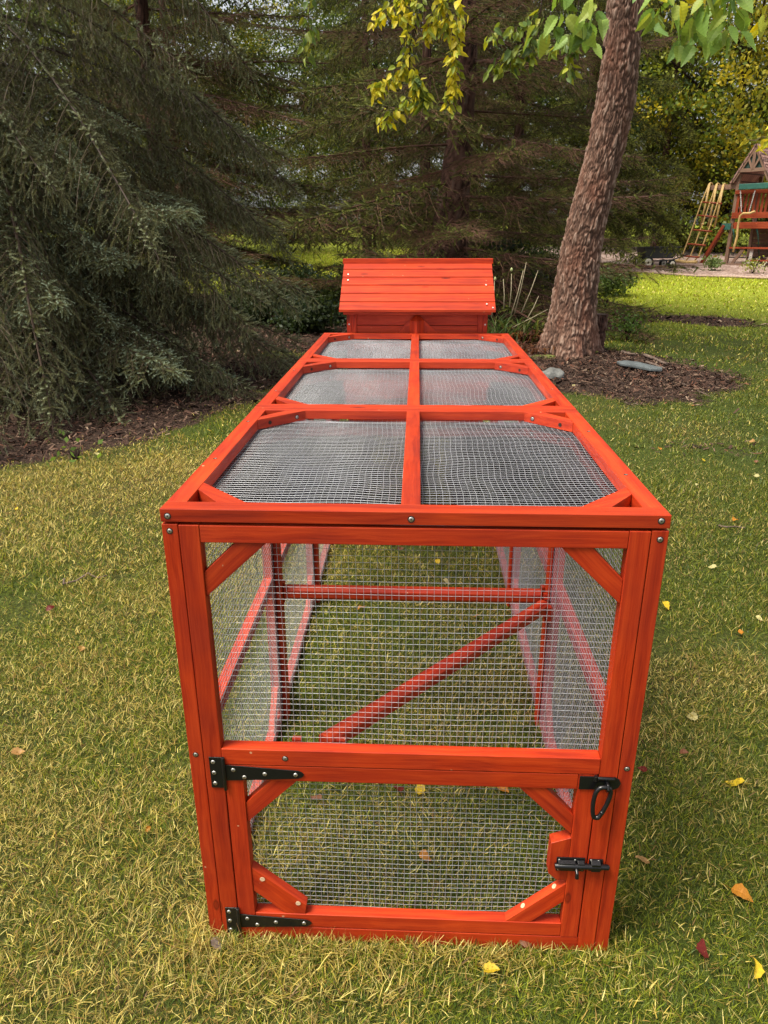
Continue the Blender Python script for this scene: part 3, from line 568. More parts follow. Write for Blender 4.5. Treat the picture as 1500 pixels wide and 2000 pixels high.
bush(1195, 520, 15.5, .55, .6, [(.09, .14, .04), (.13, .18, .05)], 'pale green shrub at the gravel corner right of the leaning trunk', 57)
bush(1230, 620, 9.6, .17, .42, [(.06, .11, .02), (.10, .16, .03)], 'small broad leaved weed growing right of the stump', 58, 'weed', .06, 16, 26, cat='weed')
bush(1175, 590, 11.2, .2, .55, [(.08, .12, .02), (.16, .17, .03)], 'yellowing weed against the right side of the leaning trunk', 59, 'weed', .05, 16, 22, cat='weed')
bush(0, 0, 21.6, .22, .45, [(.13, .20, .06), (.18, .24, .09)], 'pale weed standing in the gravel at the slanted red leg', 60, 'weed', .09, 14, 22, loc=9.0, cat='weed')
bush(0, 0, 20.6, .26, .55, [(.25, .28, .03), (.16, .22, .04), (.6, .6, .45)], 'yellow flowering weed in the gravel before the picnic bench', 61, 'weed', .07, 14, 20, loc=9.75, cat='weed')
bush(1318, 530, 20.4, .08, .16, [(.18, .22, .04)], 'tiny weed sprouting from the gravel below the cart', 62, 'weed', .06, 6, 10, cat='weed')

# leaf with a toothed outline, for the sprays and the fallen leaves
def leaf_template(teeth=8, fold=.22, w_=.27):
    top = []
    for i in range(teeth*2+1):
        t = i/(teeth*2); wd = w_*math.sin(pi*min(1, t**.75))**.85*(1-.25*t); wd *= 1+(.13 if i % 2 else -.06); top.append((t, wd))
    T = []
    for sg in (1, -1):
        for i in range(len(top)-1):
            (t0, w0), (t1, w1) = top[i], top[i+1]; f = lambda t, w0: (t, sg*w0, fold*w0+.10*sin(t*7)*w0-.10*t*t)
            m0, m1 = (t0, 0, -.10*t0*t0), (t1, 0, -.10*t1*t1)
            T.append((m0, m1, f(t1, w1))); T.append((m0, f(t1, w1), f(t0, w0)))
    return np.array(T)
LT = leaf_template(); LT5 = leaf_template(4, .25, .34)
def leaves(P, D, Nn, S, C, T=LT):
    a_ = nrm(D); b2 = nrm(np.cross(Nn, a_)); c_ = np.cross(a_, b2); k = len(T)
    S2 = S*(.3+1.9*(np.sin(np.arange(len(S))*12.9898)*.5+.5)); wv_ = S*(.8+.35*(np.sin(np.arange(len(S))*7.77)*.5+.5))
    V = (T[None, :, :, 0:1]*a_[:, None, None]*S[:, None, None, None]+T[None, :, :, 1:2]*b2[:, None, None]*wv_[:, None, None, None]+T[None, :, :, 2:3]*c_[:, None, None]*S2[:, None, None, None])+P[:, None, None]
    sh = np.where((np.arange(k)//2) % 2 == 0, 0.95, 1.05)[None, :, None]; return V.reshape(-1, 3, 3), (C[:, None]*sh).reshape(-1, 3)
# ------------------------------------------------------------------ the leaning tree
lt = empty('leaning_tree', (2.39, 8.4, 0), 0, 'leaning tree with thick reddish brown bark and leaves hanging into the top of the view', 'tree')
tp = [(0, 0, -.08, .36), (0, 0, .15, .335), (.005, 0, .36, .305), (.01, 0, .57, .278), (.026, 0, 1.175, .243), (.104, 0, 1.75, .218), (.21, 0, 2.3, .212), (.272, 0, 2.83, .214), (.285, 0, 3.33, .205), (.28, 0, 3.82, .19), (.2, .1, 5.5, .16), (.0, .2, 8, .08), (0, .2, 9.5, .02)]
# resample by height so that the plates keep their size
tpz = np.array(tp); zq = np.linspace(-.08, 9.5, 60); tp = [tuple(np.interp(z, tpz[:, 2], tpz[:, k]) if k != 2 else z for k in range(4)) for z in zq]
trunk('trunk', tp, BARK, lt, 200, 900, .016, (25, 25, 6.2), roots=.28)
b = MB(); b.tube([(.02, -.20, 3.30), (.0, -.25, 3.30)], [.05, .035], 12); b.build('knot', BARKD, lt)
def spray(poly, Yd, n, size, pal, seed, droop=.8, jit=.35):
    rs = np.random.RandomState(seed); pts = np.array([at(x, y, Yd+(k*.07-.1)*jit) for k, (x, y) in enumerate(poly)])-np.array(lt.location)
    seg = np.linspace(0, 1, len(pts)); q = np.linspace(0, 1, 14); cur = np.stack([np.interp(q, seg, pts[:, k]) for k in range(3)], -1)+np.cumsum(rs.normal(0, .004, (14, 3)), 0)
    V = [prisms(cur[:-1], cur[1:], .0022, .0018, 4)]; C = [np.tile((.12, .08, .04), (len(V[0]), 1))]
    t = rs.rand(n)*.93+.07; P = np.stack([np.interp(t, q, cur[:, k]) for k in range(3)], -1)
    side = nrm(rs.normal(size=(n, 3))*np.array([1, 1, .3])); D = nrm(side*.75+np.array([0, 0, -droop])+rs.normal(0, .2, (n, 3))); stalk = P+D*size*.5*rs.rand(n, 1)+rs.normal(0, size*.28, (n, 3))
    V.append(prisms(P, stalk, .0008, .0008)); C.append(np.tile((.20, .20, .05), (len(V[-1]), 1)))
    Nn = nrm(rs.normal(size=(n, 3))+np.array([0, -.9, .6])); pal = np.array(pal); c = pal[rs.randint(len(pal), size=n)]*rs.uniform(.75, 1.2, (n, 1))
    a_, b2 = leaves(stalk, D, Nn, size*rs.uniform(.7, 1.15, n), c); V.append(a_); C.append(b2)
    o = link('leafy_branch', tri_mesh('leafy_branch', np.concatenate(V), np.concatenate(C), LEAF), lt)
    return cur[0]
YL = [(.62, .52, .02), (.50, .48, .03), (.36, .40, .04), (.70, .60, .06), (.22, .28, .03)]
OL = [(.16, .22, .03), (.22, .27, .04), (.30, .32, .03), (.10, .16, .04)]
BG = [(.20, .33, .06), (.27, .40, .08), (.16, .28, .07), (.34, .42, .07)]
starts = []
for k, (poly, n) in enumerate([([(835, -40), (800, 40), (798, 110), (785, 140), (765, 152), (735, 175)], 60), ([(900, -40), (896, 60), (886, 110), (885, 160), (874, 205)], 58), ([(800, 120), (815, 160), (818, 190), (790, 202), (745, 236)], 46),
        ([(875, -30), (845, 35), (832, 72)], 22), ([(800, -20), (765, 8), (725, 34)], 16), ([(800, 140), (832, 185), (825, 215)], 22), ([(795, -30), (778, 20), (768, 42)], 16), ([(860, -40), (870, 30), (878, 60)], 24)]):
    starts.append(spray(poly, 5.6, int(n*2.6), .074, YL if k not in (5,) else OL, 70+k))
for k, (poly, n) in enumerate([([(1150, 60), (1100, 85), (1040, 100), (990, 128), (957, 134)], 46), ([(1075, 10), (1010, 50), (955, 68)], 26), ([(1125, 60), (1118, 100), (1112, 140)], 20), ([(1050, 70), (1010, 95), (985, 110)], 20), ([(610, -30), (600, 40), (605, 110)], 14)]):
    starts.append(spray(poly, 5.2, int(n*1.9), .078, OL, 90+k))
for k, (poly, n, pl) in enumerate([([(1105, -60), (1095, -5), (1075, 25), (1052, 45)], 12, BG), ([(1178, -60), (1168, 10), (1152, 45), (1140, 60)], 14, BG), ([(1240, -60), (1262, -20), (1285, 25)], 7, BG), ([(1330, -70), (1310, -10), (1296, 20)], 9, BG+YL[1:2]), ([(1385, -60), (1366, 0), (1345, 50)], 14, BG), ([(1400, -60), (1420, 10), (1402, 50), (1386, 95)], 13, BG),
        ([(1450, -60), (1432, 0), (1418, 40)], 8, BG), ([(1530, -40), (1505, 30), (1490, 50)], 8, YL[:3]), ([(1540, 225), (1500, 262), (1462, 272)], 8, YL[1:4]), ([(1350, -60), (1338, -10), (1342, 8)], 4, YL[:2])]):
    starts.append(spray(poly, 1.45 if pl[0] == BG[0] else 2.6, int(n*1.35), .072, pl, 110+k, 1.0, .8))
b = MB(); o_ = Vector(lt.location)
for k, s_ in enumerate(starts):       # limbs above the picture carry the sprays
    s_ = Vector(s_); a_ = Vector((.2, .1, 5.0+.12*k)); m_1 = a_.lerp(s_, .45)+Vector((0, 0, 1.6)); m_2 = a_.lerp(s_, .85)+Vector((0, 0, .9))
    pts = [a_, a_.lerp(m_1, .5)+Vector((0, 0, .35)), m_1, m_2, s_+Vector((0, 0, .12)), s_]; b.tube(pts, [.035, .028, .018, .009, .004, .0024], 6)
b.build('limbs', BARKD, lt)
V, C = leaf_cloud(77, (0, .2, 8.6), (2.6, 2.6, 1.8), 160, 34, .11, OL, .3, .3); link('crown', tri_mesh('crown', V, C, LEAF), lt)  # crown out of view, added for the dapple shade it casts

# ------------------------------------------------------------------ the chicken run
W, H, LS = .862, 1.007, .7835
RT, PT = .027, .036            # thickness and width of the boards
run = empty('chicken_run', (0, 0, 0), 0, 'long red stained wooden chicken run with silver wire mesh panels, standing on the lawn', 'chicken run')
def wires(name, parent, o, u, v, lu, lv, nn_, sp=.0127, r=.00037, wave=0, seed=0, clip=None, ox=0., oy=0.):
    """welded mesh: o origin, u/v unit axes, nn_ normal"""
    rs = np.random.RandomState(seed); o, u, v, nn_ = (np.array(q, float) for q in (o, u, v, nn_)); T0, T1 = [], []
    K = 14 if wave else 6
    def P(a_, b2, off):
        h = wave*(np.sin(a_*9+seed)*np.cos(b2*7+seed*2)+.5*np.sin(a_*23+b2*17+seed)) if wave else wave*0+.0012*np.sin(a_*13+b2*9+seed)
        da = (.0035*np.sin(b2*11+seed)+.002*np.sin(b2*31+a_*5)) if wave else .0012*np.sin(b2*12+seed)
        db = (.0035*np.sin(a_*10+seed*3)+.002*np.sin(a_*27+b2*6)) if wave else .0012*np.sin(a_*14+seed)
        return o+np.multiply.outer(a_+da, u)+np.multiply.outer(b2+db, v)+np.multiply.outer(h+off, nn_)
    for (n1, l1, flip) in ((int(lu/sp), lv, 0), (int(lv/sp), lu, 1)):
        for i in range(n1+1):
            c = i*sp+rs.normal(0, .0004); t = np.linspace(0, l1, K+1)
            pp = P(np.full(K+1, c), t, 0) if not flip else P(t, np.full(K+1, c), r*1.9)
            T0.append(pp[:-1]); T1.append(pp[1:])
    V = prisms(np.concatenate(T0), np.concatenate(T1), r, r, 4)
    me = bpy.data.meshes.new(name); n = len(V)
    me.vertices.add(n*3); me.vertices.foreach_set('co', V.astype(np.float32).ravel()); me.loops.add(n*3); me.loops.foreach_set('vertex_index', np.arange(n*3, dtype=np.int32))
    me.polygons.add(n); me.polygons.foreach_set('loop_start', np.arange(0, n*3, 3, dtype=np.int32)); me.polygons.foreach_set('loop_total', np.full(n, 3, np.int32)); me.update(calc_edges=True); me.materials.append(WIRE)
    return link(name, me, parent)
def screw(b, p, nv, r=.0046):
    p, nv = Vector(p), Vector(nv).normalized()
    b.disc(p+nv*.0002, nv, r*1.35, .0003, 14, 1); b.disc(p+nv*.0004, nv, r, .0009, 14, 0, dome=True)
    a_ = nv.orthogonal().normalized(); c_ = nv.cross(a_)
    for q in (a_, c_): b.beam(p+nv*.0013-q*r*.42, p+nv*.0013+q*r*.42, r*.22, .0003, nv, 1)
def plug(b, p, nv, r=.0055):
    b.disc(Vector(p)+Vector(nv)*.0002, nv, r, .0006, 12, 0)

# three roof panels
for s_ in range(3):
    y0, y1 = s_*LS, (s_+1)*LS-.0012
    b = MB(); rf = PT if s_ else .038
    b.box(0, W, y0, y0+rf, H-RT+.003, H)                          # front rail
    b.box(0, W, y1-PT, y1, H-RT+.003, H-.0005)                   # rear rail
    b.box(0, PT, y0+rf+.0006, y1-PT-.0006, H-RT, H-.0008); b.box(W-PT, W, y0+rf+.0006, y1-PT-.0006, H-RT, H-.0008)
    b.box(.412, .446, y0+rf+.0006, y1-PT-.0006, H-RT+.004, H-.0004)
    rp = b.build('roof_panel', RED, run, .0012)
    for i, (cx, sx) in enumerate(((PT, 1), (W-PT, -1))):
        for j, (cy, sy) in enumerate(((y0+rf, 1), (y1-PT, -1))):
            lx, ly, ww, wl = .106, .070, .040, .046
            g = (sx*lx, -sy*ly, 0); c = MB()
            ly2 = ly+ww*.95; lx2 = lx-.052
            poly = [(cx+sx*.0006, cy+sy*(ly), H-.001), (cx+sx*.0006, cy+sy*(ly+.038), H-.001), (cx+sx*lx, cy+sy*.0006, H-.001), (cx+sx*(lx-.052), cy+sy*.0006, H-.001)]
            c.prism(poly, (0, 0, -RT+.002), g); o = c.build('corner_brace', RED, rp, .0008)
            if sy < 0 or True:      # screw and pilot hole on the long inner face
                pa = Vector(poly[1]); pb = Vector(poly[2]); d_ = (pb-pa); nv = Vector((d_.y, -d_.x, 0)).normalized()
                if nv.dot(Vector((sx, sy, 0))) < 0: nv = -nv
                sb = MB()
                q = pa.lerp(pb, .82)+Vector((0, 0, -.013)); screw(sb, q, nv, .0045)
                q = pa.lerp(pb, .25)+Vector((0, 0, -.013)); sb.disc(q+nv*.0002, nv, .005, .0006, 12, 1); sb.build('screw', [STEEL, HOLE], rp)
    wires('wire_mesh', rp, (.02, y0+.015, H-RT-.001), (1, 0, 0), (0, 1, 0), W-.04, LS-.03, (0, 0, -1), r=.00031, wave=.0022, seed=s_+2)
    # film below the mesh, tinted to darken the inside of the run
    nx_, ny_ = 30, 26; vs = []; hh = []
    for j in range(ny_):
        for i in range(nx_):
            x = .018+(W-.036)*i/(nx_-1); y = y0+.012+(LS-.024)*j/(ny_-1)
            vs.append((x, y, H-RT-.006-.0025*float(fbm(np.array([x*5.+s_*9]), np.array([y*5.]), 61)[0])))
    n = len(vs); me = bpy.data.meshes.new('tinted_film'); me.from_pydata(vs, [], [(j*nx_+i, j*nx_+i+1, (j+1)*nx_+i+1, (j+1)*nx_+i) for j in range(ny_-1) for i in range(nx_-1)])
    me.polygons.foreach_set('use_smooth', [True]*len(me.polygons)); me.materials.append(FILM); f_ = link('tinted_film', me, rp)
    so_ = f_.modifiers.new('solid', 'SOLIDIFY'); so_.thickness = .0004
sb = MB()
for x in (.013, .430, W-.016): screw(sb, (x, 0, H-.013+(.003 if x > .8 else 0)), (0, -1, 0))
sb.build('screw', [STEEL, HOLE], run)
sb = MB()
for (x, y) in ((.018, .30), (.017, .62), (W-.018, .22), (W-.018, .55), (.017, 1.0), (W-.018, 1.05), (.016, 1.35), (W-.017, 1.4)): sb.disc((x, y, H-.0007), (0, 0, 1), .0042, .0004, 12, 0); sb.disc((x+.001, y, H-.0002), (0, 0, 1), .0026, .0003, 10, 1)
sb.build('screw', [HOLE, STEEL], run)

# front end: two corner posts, the frame and the mesh
ZT = H-RT-.0015
for x0 in (0, W-.028):
    b = MB(); b.box(x0, x0+.028, .001, .029, 0, ZT); b.build('corner_post', RED, run, .0012)
sb = MB()
for (x, z) in ((.0135, .966), (.0135, .492), (W-.0135, .963), (W-.0135, .486)): screw(sb, (x, .001, z), (0, -1, 0), .0043)
sb.build('screw', [STEEL, HOLE], run)
FX0, FX1 = .0296, W-.0296
b = MB()
b.box(FX0, FX0+.0355, 0, .026, 0, ZT-.001); b.box(FX1-.0355, FX1, 0, .026, 0, ZT-.001)
b.box(FX0+.0361, FX1-.0361, .0008, .0262, .945, ZT-.0015); b.box(FX0+.0361, FX1-.0361, -.0012, .0262, .4725, .509); b.box(FX0+.0361, FX1-.0361, .0006, .026, .0, .0385)
fr_ = b.build('front_frame', RED, run, .0012)
ix0, ix1 = FX0+.0361, FX1-.0361
def brace(parent, pts, y, t, g, plugs=()):
    b = MB(); b.prism([(x, y, z) for x, z in pts], (0, t, 0), g); o = b.build('corner_brace', RED, parent, .0008)
    for q, nv in plugs:
        p = MB(); plug(p, q, nv); p.build('wood_plug', PULP, parent)
brace(fr_, [(ix0, .886), (ix0, .838), (.180, .9445), (.126, .9445)], .004, .020, (1, 0, 1))
brace(fr_, [(ix1, .885), (ix1, .838), (.686, .9445), (.739, .9445)], .004, .020, (1, 0, -1))
sb = MB(); screw(sb, (.190, -.0012, .490), (0, -1, 0), .0046); sb.build('screw', [STEEL, HOLE], fr_)
wires('wire_mesh', fr_, (ix0-.012, .0275, .480), (1, 0, 0), (0, 0, 1), ix1-ix0+.024, .475, (0, 1, 0), seed=5)
# the low door
DX0, DX1, DZ0, DZ1 = .0675, .7945, .0405, .4710
b = MB()
b.box(DX0, DX0+.036, 0, .025, DZ0, .4345); b.box(DX1-.036, DX1, .0, .025, DZ0-.001, DZ1)
b.box(DX0, DX1-.0366, -.0006, .0255, .4350, DZ1-.0005); b.box(DX0+.0366, DX1-.0366, .0006, .0255, DZ0+.0005, .0765)
dr = b.build('door', RED, run, .0012); dr['label'] = 'low mesh door with black hinges along the bottom front of the run'
a0, a1 = DX0+.0366, DX1-.0366
brace(dr, [(a0, .374), (a0, .325), (.212, .4345), (.160, .4345)], .003, .020, (1, 0, 1))
brace(dr, [(a1, .366), (a1, .319), (.645, .4345), (.697, .4345)], .003, .020, (1, 0, -1))
e1 = Vector((.215-a0, 0, .102-.203)).normalized(); nb = Vector((-e1.z, 0, e1.x)); nb = nb if nb.z > 0 else -nb
brace(dr, [(a0, .203), (a0, .139), (.170, .0770), (.212, .0770), (.2155, .102)], .002, .021, e1, [(Vector((.125, -.0006+.002, .173)), (0, -1, 0)), (Vector((.198, -.0006+.002, .108)), (0, -1, 0))])
pA, pB = Vector((a1, 0, .188)), Vector((.640, 0, .077)); dA = (pB-pA).normalized(); nb = Vector((dA.z, 0, -dA.x)); nb = nb if nb.z > 0 else -nb
brace(dr, [(a1, .188), (a1, .139), (.693, .0770), (.640, .0770)], .002, .021, dA, [(pA+dA*.028+Vector((0, .012, 0)), nb), (pA+dA*.112+Vector((0, .012, 0)), nb)])
wires('wire_mesh', dr, (a0-.012, .0262, .062), (1, 0, 0), (0, 0, 1), a1-a0+.024, .385, (0, 1, 0), seed=6)
b = MB(); b.prism([(a1, .0, .312), (a1, .0, .200), (.737, .0, .200), (.7195, .0, .217), (.7195, .0, .297)], (0, .025, 0), (0, 0, 1)); b.build('latch_block', RED, dr, .0008)
def hinge(z):
    b = MB(); y = -.0028
    b.box(.0395, .0655, y, -.0008, z-.037, z+.037); b.tube([(.068, -.0045, z-.040), (.068, -.0045, z+.038)], .0036, 10)
    b.prism([(.0705, y, z+.019), (.0705, y, z-.019), (.160, y, z-.0135), (.214, y, z-.0095), (.2215, y, z-.006), (.226, y, z), (.2215, y, z+.006), (.214, y, z+.0095)], (0, .0018, 0), (1, 0, 0))
    o = b.build('hinge', BLACK, dr, .0005)
    s2 = MB()
    for (x, dz) in ((.0475, .026), (.0475, 0), (.0475, -.026), (.086, .008), (.107, -.009), (.148, 0), (.209, 0)):
        s2.tube([(x, y, z+dz), (x, y-.0010, z+dz), (x, y-.0018, z+dz)], [.0046, .0042, .0022], 14, 0); s2.beam((x-.002, y-.0019, z+dz), (x+.002, y-.0019, z+dz), .0008, .0003, (0, 1, 0), 1); s2.beam((x, y-.0019, z+dz-.002), (x, y-.0019, z+dz+.002), .0008, .0003, (0, 1, 0), 1)
    s2.build('hinge_screw', [STEEL, HOLE], dr)
hinge(.4525); hinge(.0550)
# slide bolt
b = MB(); y = -.0006; zb = .2455
b.box(.733, .790, y-.0025, y, zb-.0175, zb+.0175); b.box(.798, .826, y-.0025, y, zb-.015, zb+.015)
b.tube([(.729, y-.0075, zb+.001), (.836, y-.0075, zb+.001)], .0058, 12); b.tube([(.836, y-.0075, zb+.001), (.839, y-.0075, zb+.001)], [.0058, .003], 12)
b.prism([(.736, y-.0025, zb-.010), (.736, y-.0025, zb+.012), (.736, y-.010, zb+.009), (.736, y-.010, zb-.007)], (.034, 0, 0)); b.prism([(.775, y-.0025, zb-.010), (.775, y-.0025, zb+.012), (.775, y-.010, zb+.009), (.775, y-.010, zb-.007)], (.013, 0, 0)); b.prism([(.802, y-.0025, zb-.012), (.802, y-.0025, zb+.014), (.802, y-.012, zb+.010), (.802, y-.012, zb-.008)], (.018, 0, 0))
b.tube([(.772, y-.0075, zb), (.772, y-.020, zb-.006), (.772, y-.021, zb-.016)], [.0035, .0035, .0044], 10); b.build('slide_bolt', BLACK, dr, .0005)
b = MB()
for x, dz in ((.738, .012), (.770, .0125), (.802, .0135), (.817, .012), (.738, -.0135), (.786, -.013)): b.disc((x, y-.0026, zb+dz), (0, -1, 0), .0024, .0012, 10, 0, True)
b.build('hinge_screw', STEEL, dr)
# hasp plate with staple
b = MB(); zb = .4525
b.prism([(.7605, -.0032, zb-.0155), (.7605, -.0032, zb+.0155), (.828, -.0032, zb+.0150), (.836, -.0032, zb+.010), (.8395, -.0032, zb+.001), (.836, -.0032, zb-.009), (.828, -.0032, zb-.014)], (0, .0022, 0), (1, 0, 0))
b.tube([(.790, -.005, zb+.019), (.790, -.005, zb+.008)], .004, 8); b.tube([(.794, -.0045, zb+.0135), (.826, -.0045, zb+.0125)], .0036, 8)
b.tube([(.812, -.003, zb+.006), (.812, -.015, zb+.006), (.812, -.019, zb-.001), (.812, -.015, zb-.008), (.812, -.003, zb-.008)], .0028, 8); b.build('hasp', BLACK, run, .0005)
# carabiner
pts = []
for k in range(40):
    q = 2*pi*k/40; rx = .0135+.0045*sin(q); cq = math.copysign(abs(cos(q))**.62, cos(q)); pts.append((.8005+.0045*sin(q)*1.4+rx*cq, -.0175+.004*sin(q), .4195+.0335*sin(q)))
b = MB(); b.tube(pts, .0044, 10, closed=True); b.tube([pts[30], pts[31], pts[33]], [.0048, .0050, .0046], 10); b.tube([pts[35], pts[36]], [.0046, .0046], 10)
cb = b.build('carabiner', BLACK); tag(cb, 'black snap hook carabiner hanging from the hasp on the right front stile', 'carabiner')

# side walls: three frames per side
for sd_, (xa, xb, xm, sg) in enumerate(((0.0, .026, .0275, 1), (W-.026, W, W-.0275, -1))):
    for s_ in range(3):
        y0, y1 = s_*LS+(.030 if s_ == 0 else .001), (s_+1)*LS-.001
        b = MB(); yf = y0+.036; yr = y1-.036
        b.box(xa, xb, y0, yf, 0, ZT-.001); b.box(xa, xb, yr, y1, 0, ZT-.001)
        for z0, z1 in ((0, .038), (.476, .512), (ZT-.038, ZT-.002)): b.box(xa+.0005, xb-.0005, yf+.0005, yr-.0005, z0, z1)
        sf = b.build('side_frame', RED, run, .0012)
        for (cy, sy) in ((yf, 1), (yr, -1)):
            for (zz_, sz) in ((ZT-.039, -1), (.039, 1)):
                c = MB(); c.prism([(xa+.004, cy+sy*.0006, zz_+sz*.055), (xa+.004, cy+sy*.0006, zz_+sz*.100), (xa+.004, cy+sy*.100, zz_), (xa+.004, cy+sy*.055, zz_)], (.018, 0, 0), (0, sy, -sz)); c.build('corner_brace', RED, sf, .0008)
        wires('wire_mesh', sf, (xm, y0+.012, .018), (0, 1, 0), (0, 0, 1), y1-y0-.024, ZT-.03, (sg, 0, 0), seed=10+s_+sd_*3)
    for s_ in (1, 2):       # stiffening posts where two frames meet
        x0 = .0295 if sd_ == 0 else W-.0295-.009
        b = MB(); b.box(x0, x0+(.016 if sd_ == 0 else .009), s_*LS-.018, s_*LS+.018, 0, ZT-.001); b.build('joint_post', RED, run, .0010)
b = MB(); b.box(.0275, .063, 3*LS-.026, 3*LS-.001, 0, ZT-.001); b.box(W-.063, W-.0275, 3*LS-.026, 3*LS-.001, 0, ZT-.001); b.box(.064, W-.064, 3*LS-.026, 3*LS-.001, 0, .038); b.box(.064, W-.064, 3*LS-.026, 3*LS-.001, ZT-.037, ZT-.002); b.box(.064, W-.064, 3*LS-.026, 3*LS-.001, .476, .512)
bk = b.build('back_frame', RED, run, .0012)
# perches in their brackets
def perch(a_, c_, r=.0205):
    a_, c_ = Vector(a_), Vector(c_); d_ = (c_-a_).normalized(); s1 = d_.cross(Vector((0, 0, 1))).normalized(); u = s1.cross(d_)
    poly = []
    for i, j in ((-1, -.55), (-.55, -1), (.55, -1), (1, -.55), (1, .55), (.6, .95), (-.6, .95), (-1, .55)): poly.append(a_+s1*r*i+u*r*j)
    b = MB(); b.prism(poly, c_-a_, d_); return b.build('perch', RED, run, .002)
p1 = perch((.049, .800, .4405), (W-.049, .800, .4405), .0195)
p2 = perch((.262, .047, .4905), (.812, .735, .4415), .0185)
def bracket(p, c, d_, s1, w_=.052):
    """U shaped holder: two cheeks and a base, open towards d_"""
    c, d_, s1 = Vector(c), Vector(d_), Vector(s1); b = MB()
    for sg in (-1, 1): b.beam(c+s1*sg*w_/2-Vector((0, 0, .026)), c+s1*sg*w_/2+Vector((0, 0, .020)), .012, .018, s1)
    b.beam(c-s1*w_/2-Vector((0, 0, .030)), c+s1*w_/2-Vector((0, 0, .030)), .018, .008, (0, 0, 1)); b.build('perch_bracket', RED, p, .0008)
bracket(p1, (.040, .800, .4405), (1, 0, 0), (0, 1, 0)); bracket(p1, (W-.040, .800, .4405), (1, 0, 0), (0, 1, 0))
bracket(p2, (.252, .0375, .4905), (0, 1, 0), (1, 0, 0), .088); bracket(p2, (W-.040, .738, .4330), (1, 0, 0), (0, 1, 0), .052)

# ------------------------------------------------------------------ the coop
CX = .436; cp = empty('chicken_coop', (CX, 2.62, 0), 0, 'red wooden chicken coop with a lapped board gable roof behind the run', 'chicken coop')
cw, cy0, cy1, zb, ze = .3285, -.262, .262, .52, 1.11
b = MB(); hgt = .0745; z = zb
while z < ze-.001:
    z1 = min(z+hgt-.003, ze); b.box(-cw+.046, cw-.046, cy0+.006, cy0+.020, z, z1, (1, 0, 0)); b.box(-cw+.046, cw-.046, cy1-.020, cy1-.006, z, z1, (1, 0, 0)); z += hgt
b.box(-cw+.03, cw-.03, cy0+.0205, cy0+.024, zb, ze)
for sg in (-1, 1):
    z = zb
    while z < ze-.001:
        z1 = min(z+hgt-.003, ze); x = sg*(cw-.012); b.box(min(x, x+sg*.008), max(x, x+sg*.008), cy0+.03, cy1-.03, z, z1, (0, 1, 0)); z += hgt
    b.prism([(sg*(cw-.012), cy0+.03, ze), (sg*(cw-.012), cy1-.03, ze), (sg*(cw-.012), 0, ze+.19)], (sg*.008, 0, 0), (0, 1, 0))
b.build('wall', RED, cp, .001)
b = MB()
for sx in (-1, 1):
    for (ya, yb) in ((cy0, cy0+.026), (cy1-.026, cy1)):
        xa, xb = sorted((sx*cw, sx*(cw-.020))); b.box(xa, xb, ya, yb, 0, ze); xa, xb = sorted((sx*(cw-.0206), sx*(cw-.046))); b.box(xa, xb, ya+.001, yb, zb-.02, ze)
b.box(-cw+.046, cw-.046, cy0+.002, cy0+.024, zb-.03, zb-.001); b.box(-cw+.046, cw-.046, cy0+.003, cy0+.022, ze-.016, ze-.001)
b.build('frame', RED, cp, .001)
b = MB(); z1 = 1.045       # the diagonal trim boards behind the post
for sg in (-1, 1):
    b.prism([(sg*.030, cy0-.0005, 1.068), (sg*.030, cy0-.0005, 1.000), (sg*.115, cy0-.0005, .925), (sg*.115, cy0-.0005, .99)], (0, .006, 0), (sg, 0, -1))
    b.prism([(sg*.0302, cy0-.0007, 1.040), (sg*.0302, cy0-.0007, .80), (sg*.062, cy0-.0007, .80), (sg*.062, cy0-.0007, 1.035)], (0, .0055, 0), (0, 0, 1))
b.build('trim_board', RED, cp, .0008)
b = MB(); r_ = .033; py = 2.385-2.62-.012; k = [(r_, 0), (0, r_), (-r_, 0), (0, -r_)]; n0 = [(x, py+y-.02, 0) for x, y in k]
vs = [(x, y, .50) for x, y, _ in n0]+[(x, y, 1.063) for x, y, _ in n0]+[(0, py-.02, 1.094)]
vs[4] = (vs[4][0], vs[4][1], 1.066); b.add(vs, [(3, 2, 1, 0), (0, 1, 5, 4), (1, 2, 6, 5), (2, 3, 7, 6), (3, 0, 4, 7), (4, 5, 8), (5, 6, 8), (6, 7, 8), (7, 4, 8)], (0, 0, 1)); b.build('pointed_post', RED, cp, .0008)
# roof: six lapped boards a side, ridge cap, fascia
for sg in (-1, 1):
    b = MB(); ye, yr_, z0, zr = cy0-.062, -.012, 1.112, 1.312
    n = 6
    for i in range(n):
        t0, t1 = i/n, (i+1)/n+.02
        ya, za = ye+(yr_-ye)*t0, z0+(zr-z0)*t0; yb, zb_ = ye+(yr_-ye)*t1, z0+(zr-z0)*t1
        lift = .006; ux = .358
        pl = [(-ux, ya, za+lift), (-ux, yb, zb_), (-ux, yb, zb_-.011), (-ux, ya, za-.006)]
        if sg > 0: pl = [(x, -y, z) for x, y, z in pl]
        b.prism(pl, (2*ux, 0, 0), (1, 0, 0))
    xe = .340
    pl = [(-xe, ye+.012, z0-.0065), (-xe, ye+.030, z0+.004), (-xe, ye+.030, z0-.018), (-xe, ye+.012, z0-.018)]
    if sg > 0: pl = [(x, -y, z) for x, y, z in pl]
    b.prism(pl, (2*xe, 0, 0), (1, 0, 0)); b.build('roof', RED, cp, .0010)
b = MB(); ux = .364; b.prism([(-ux, -.026, 1.304), (-ux, -.026, 1.328), (-ux, .026, 1.328), (-ux, .026, 1.304)], (2*ux, 0, 0), (1, 0, 0)); b.build('ridge_cap', RED, cp, .0012)
b = MB(); sl = Vector((0, -.20, .25)).normalized()
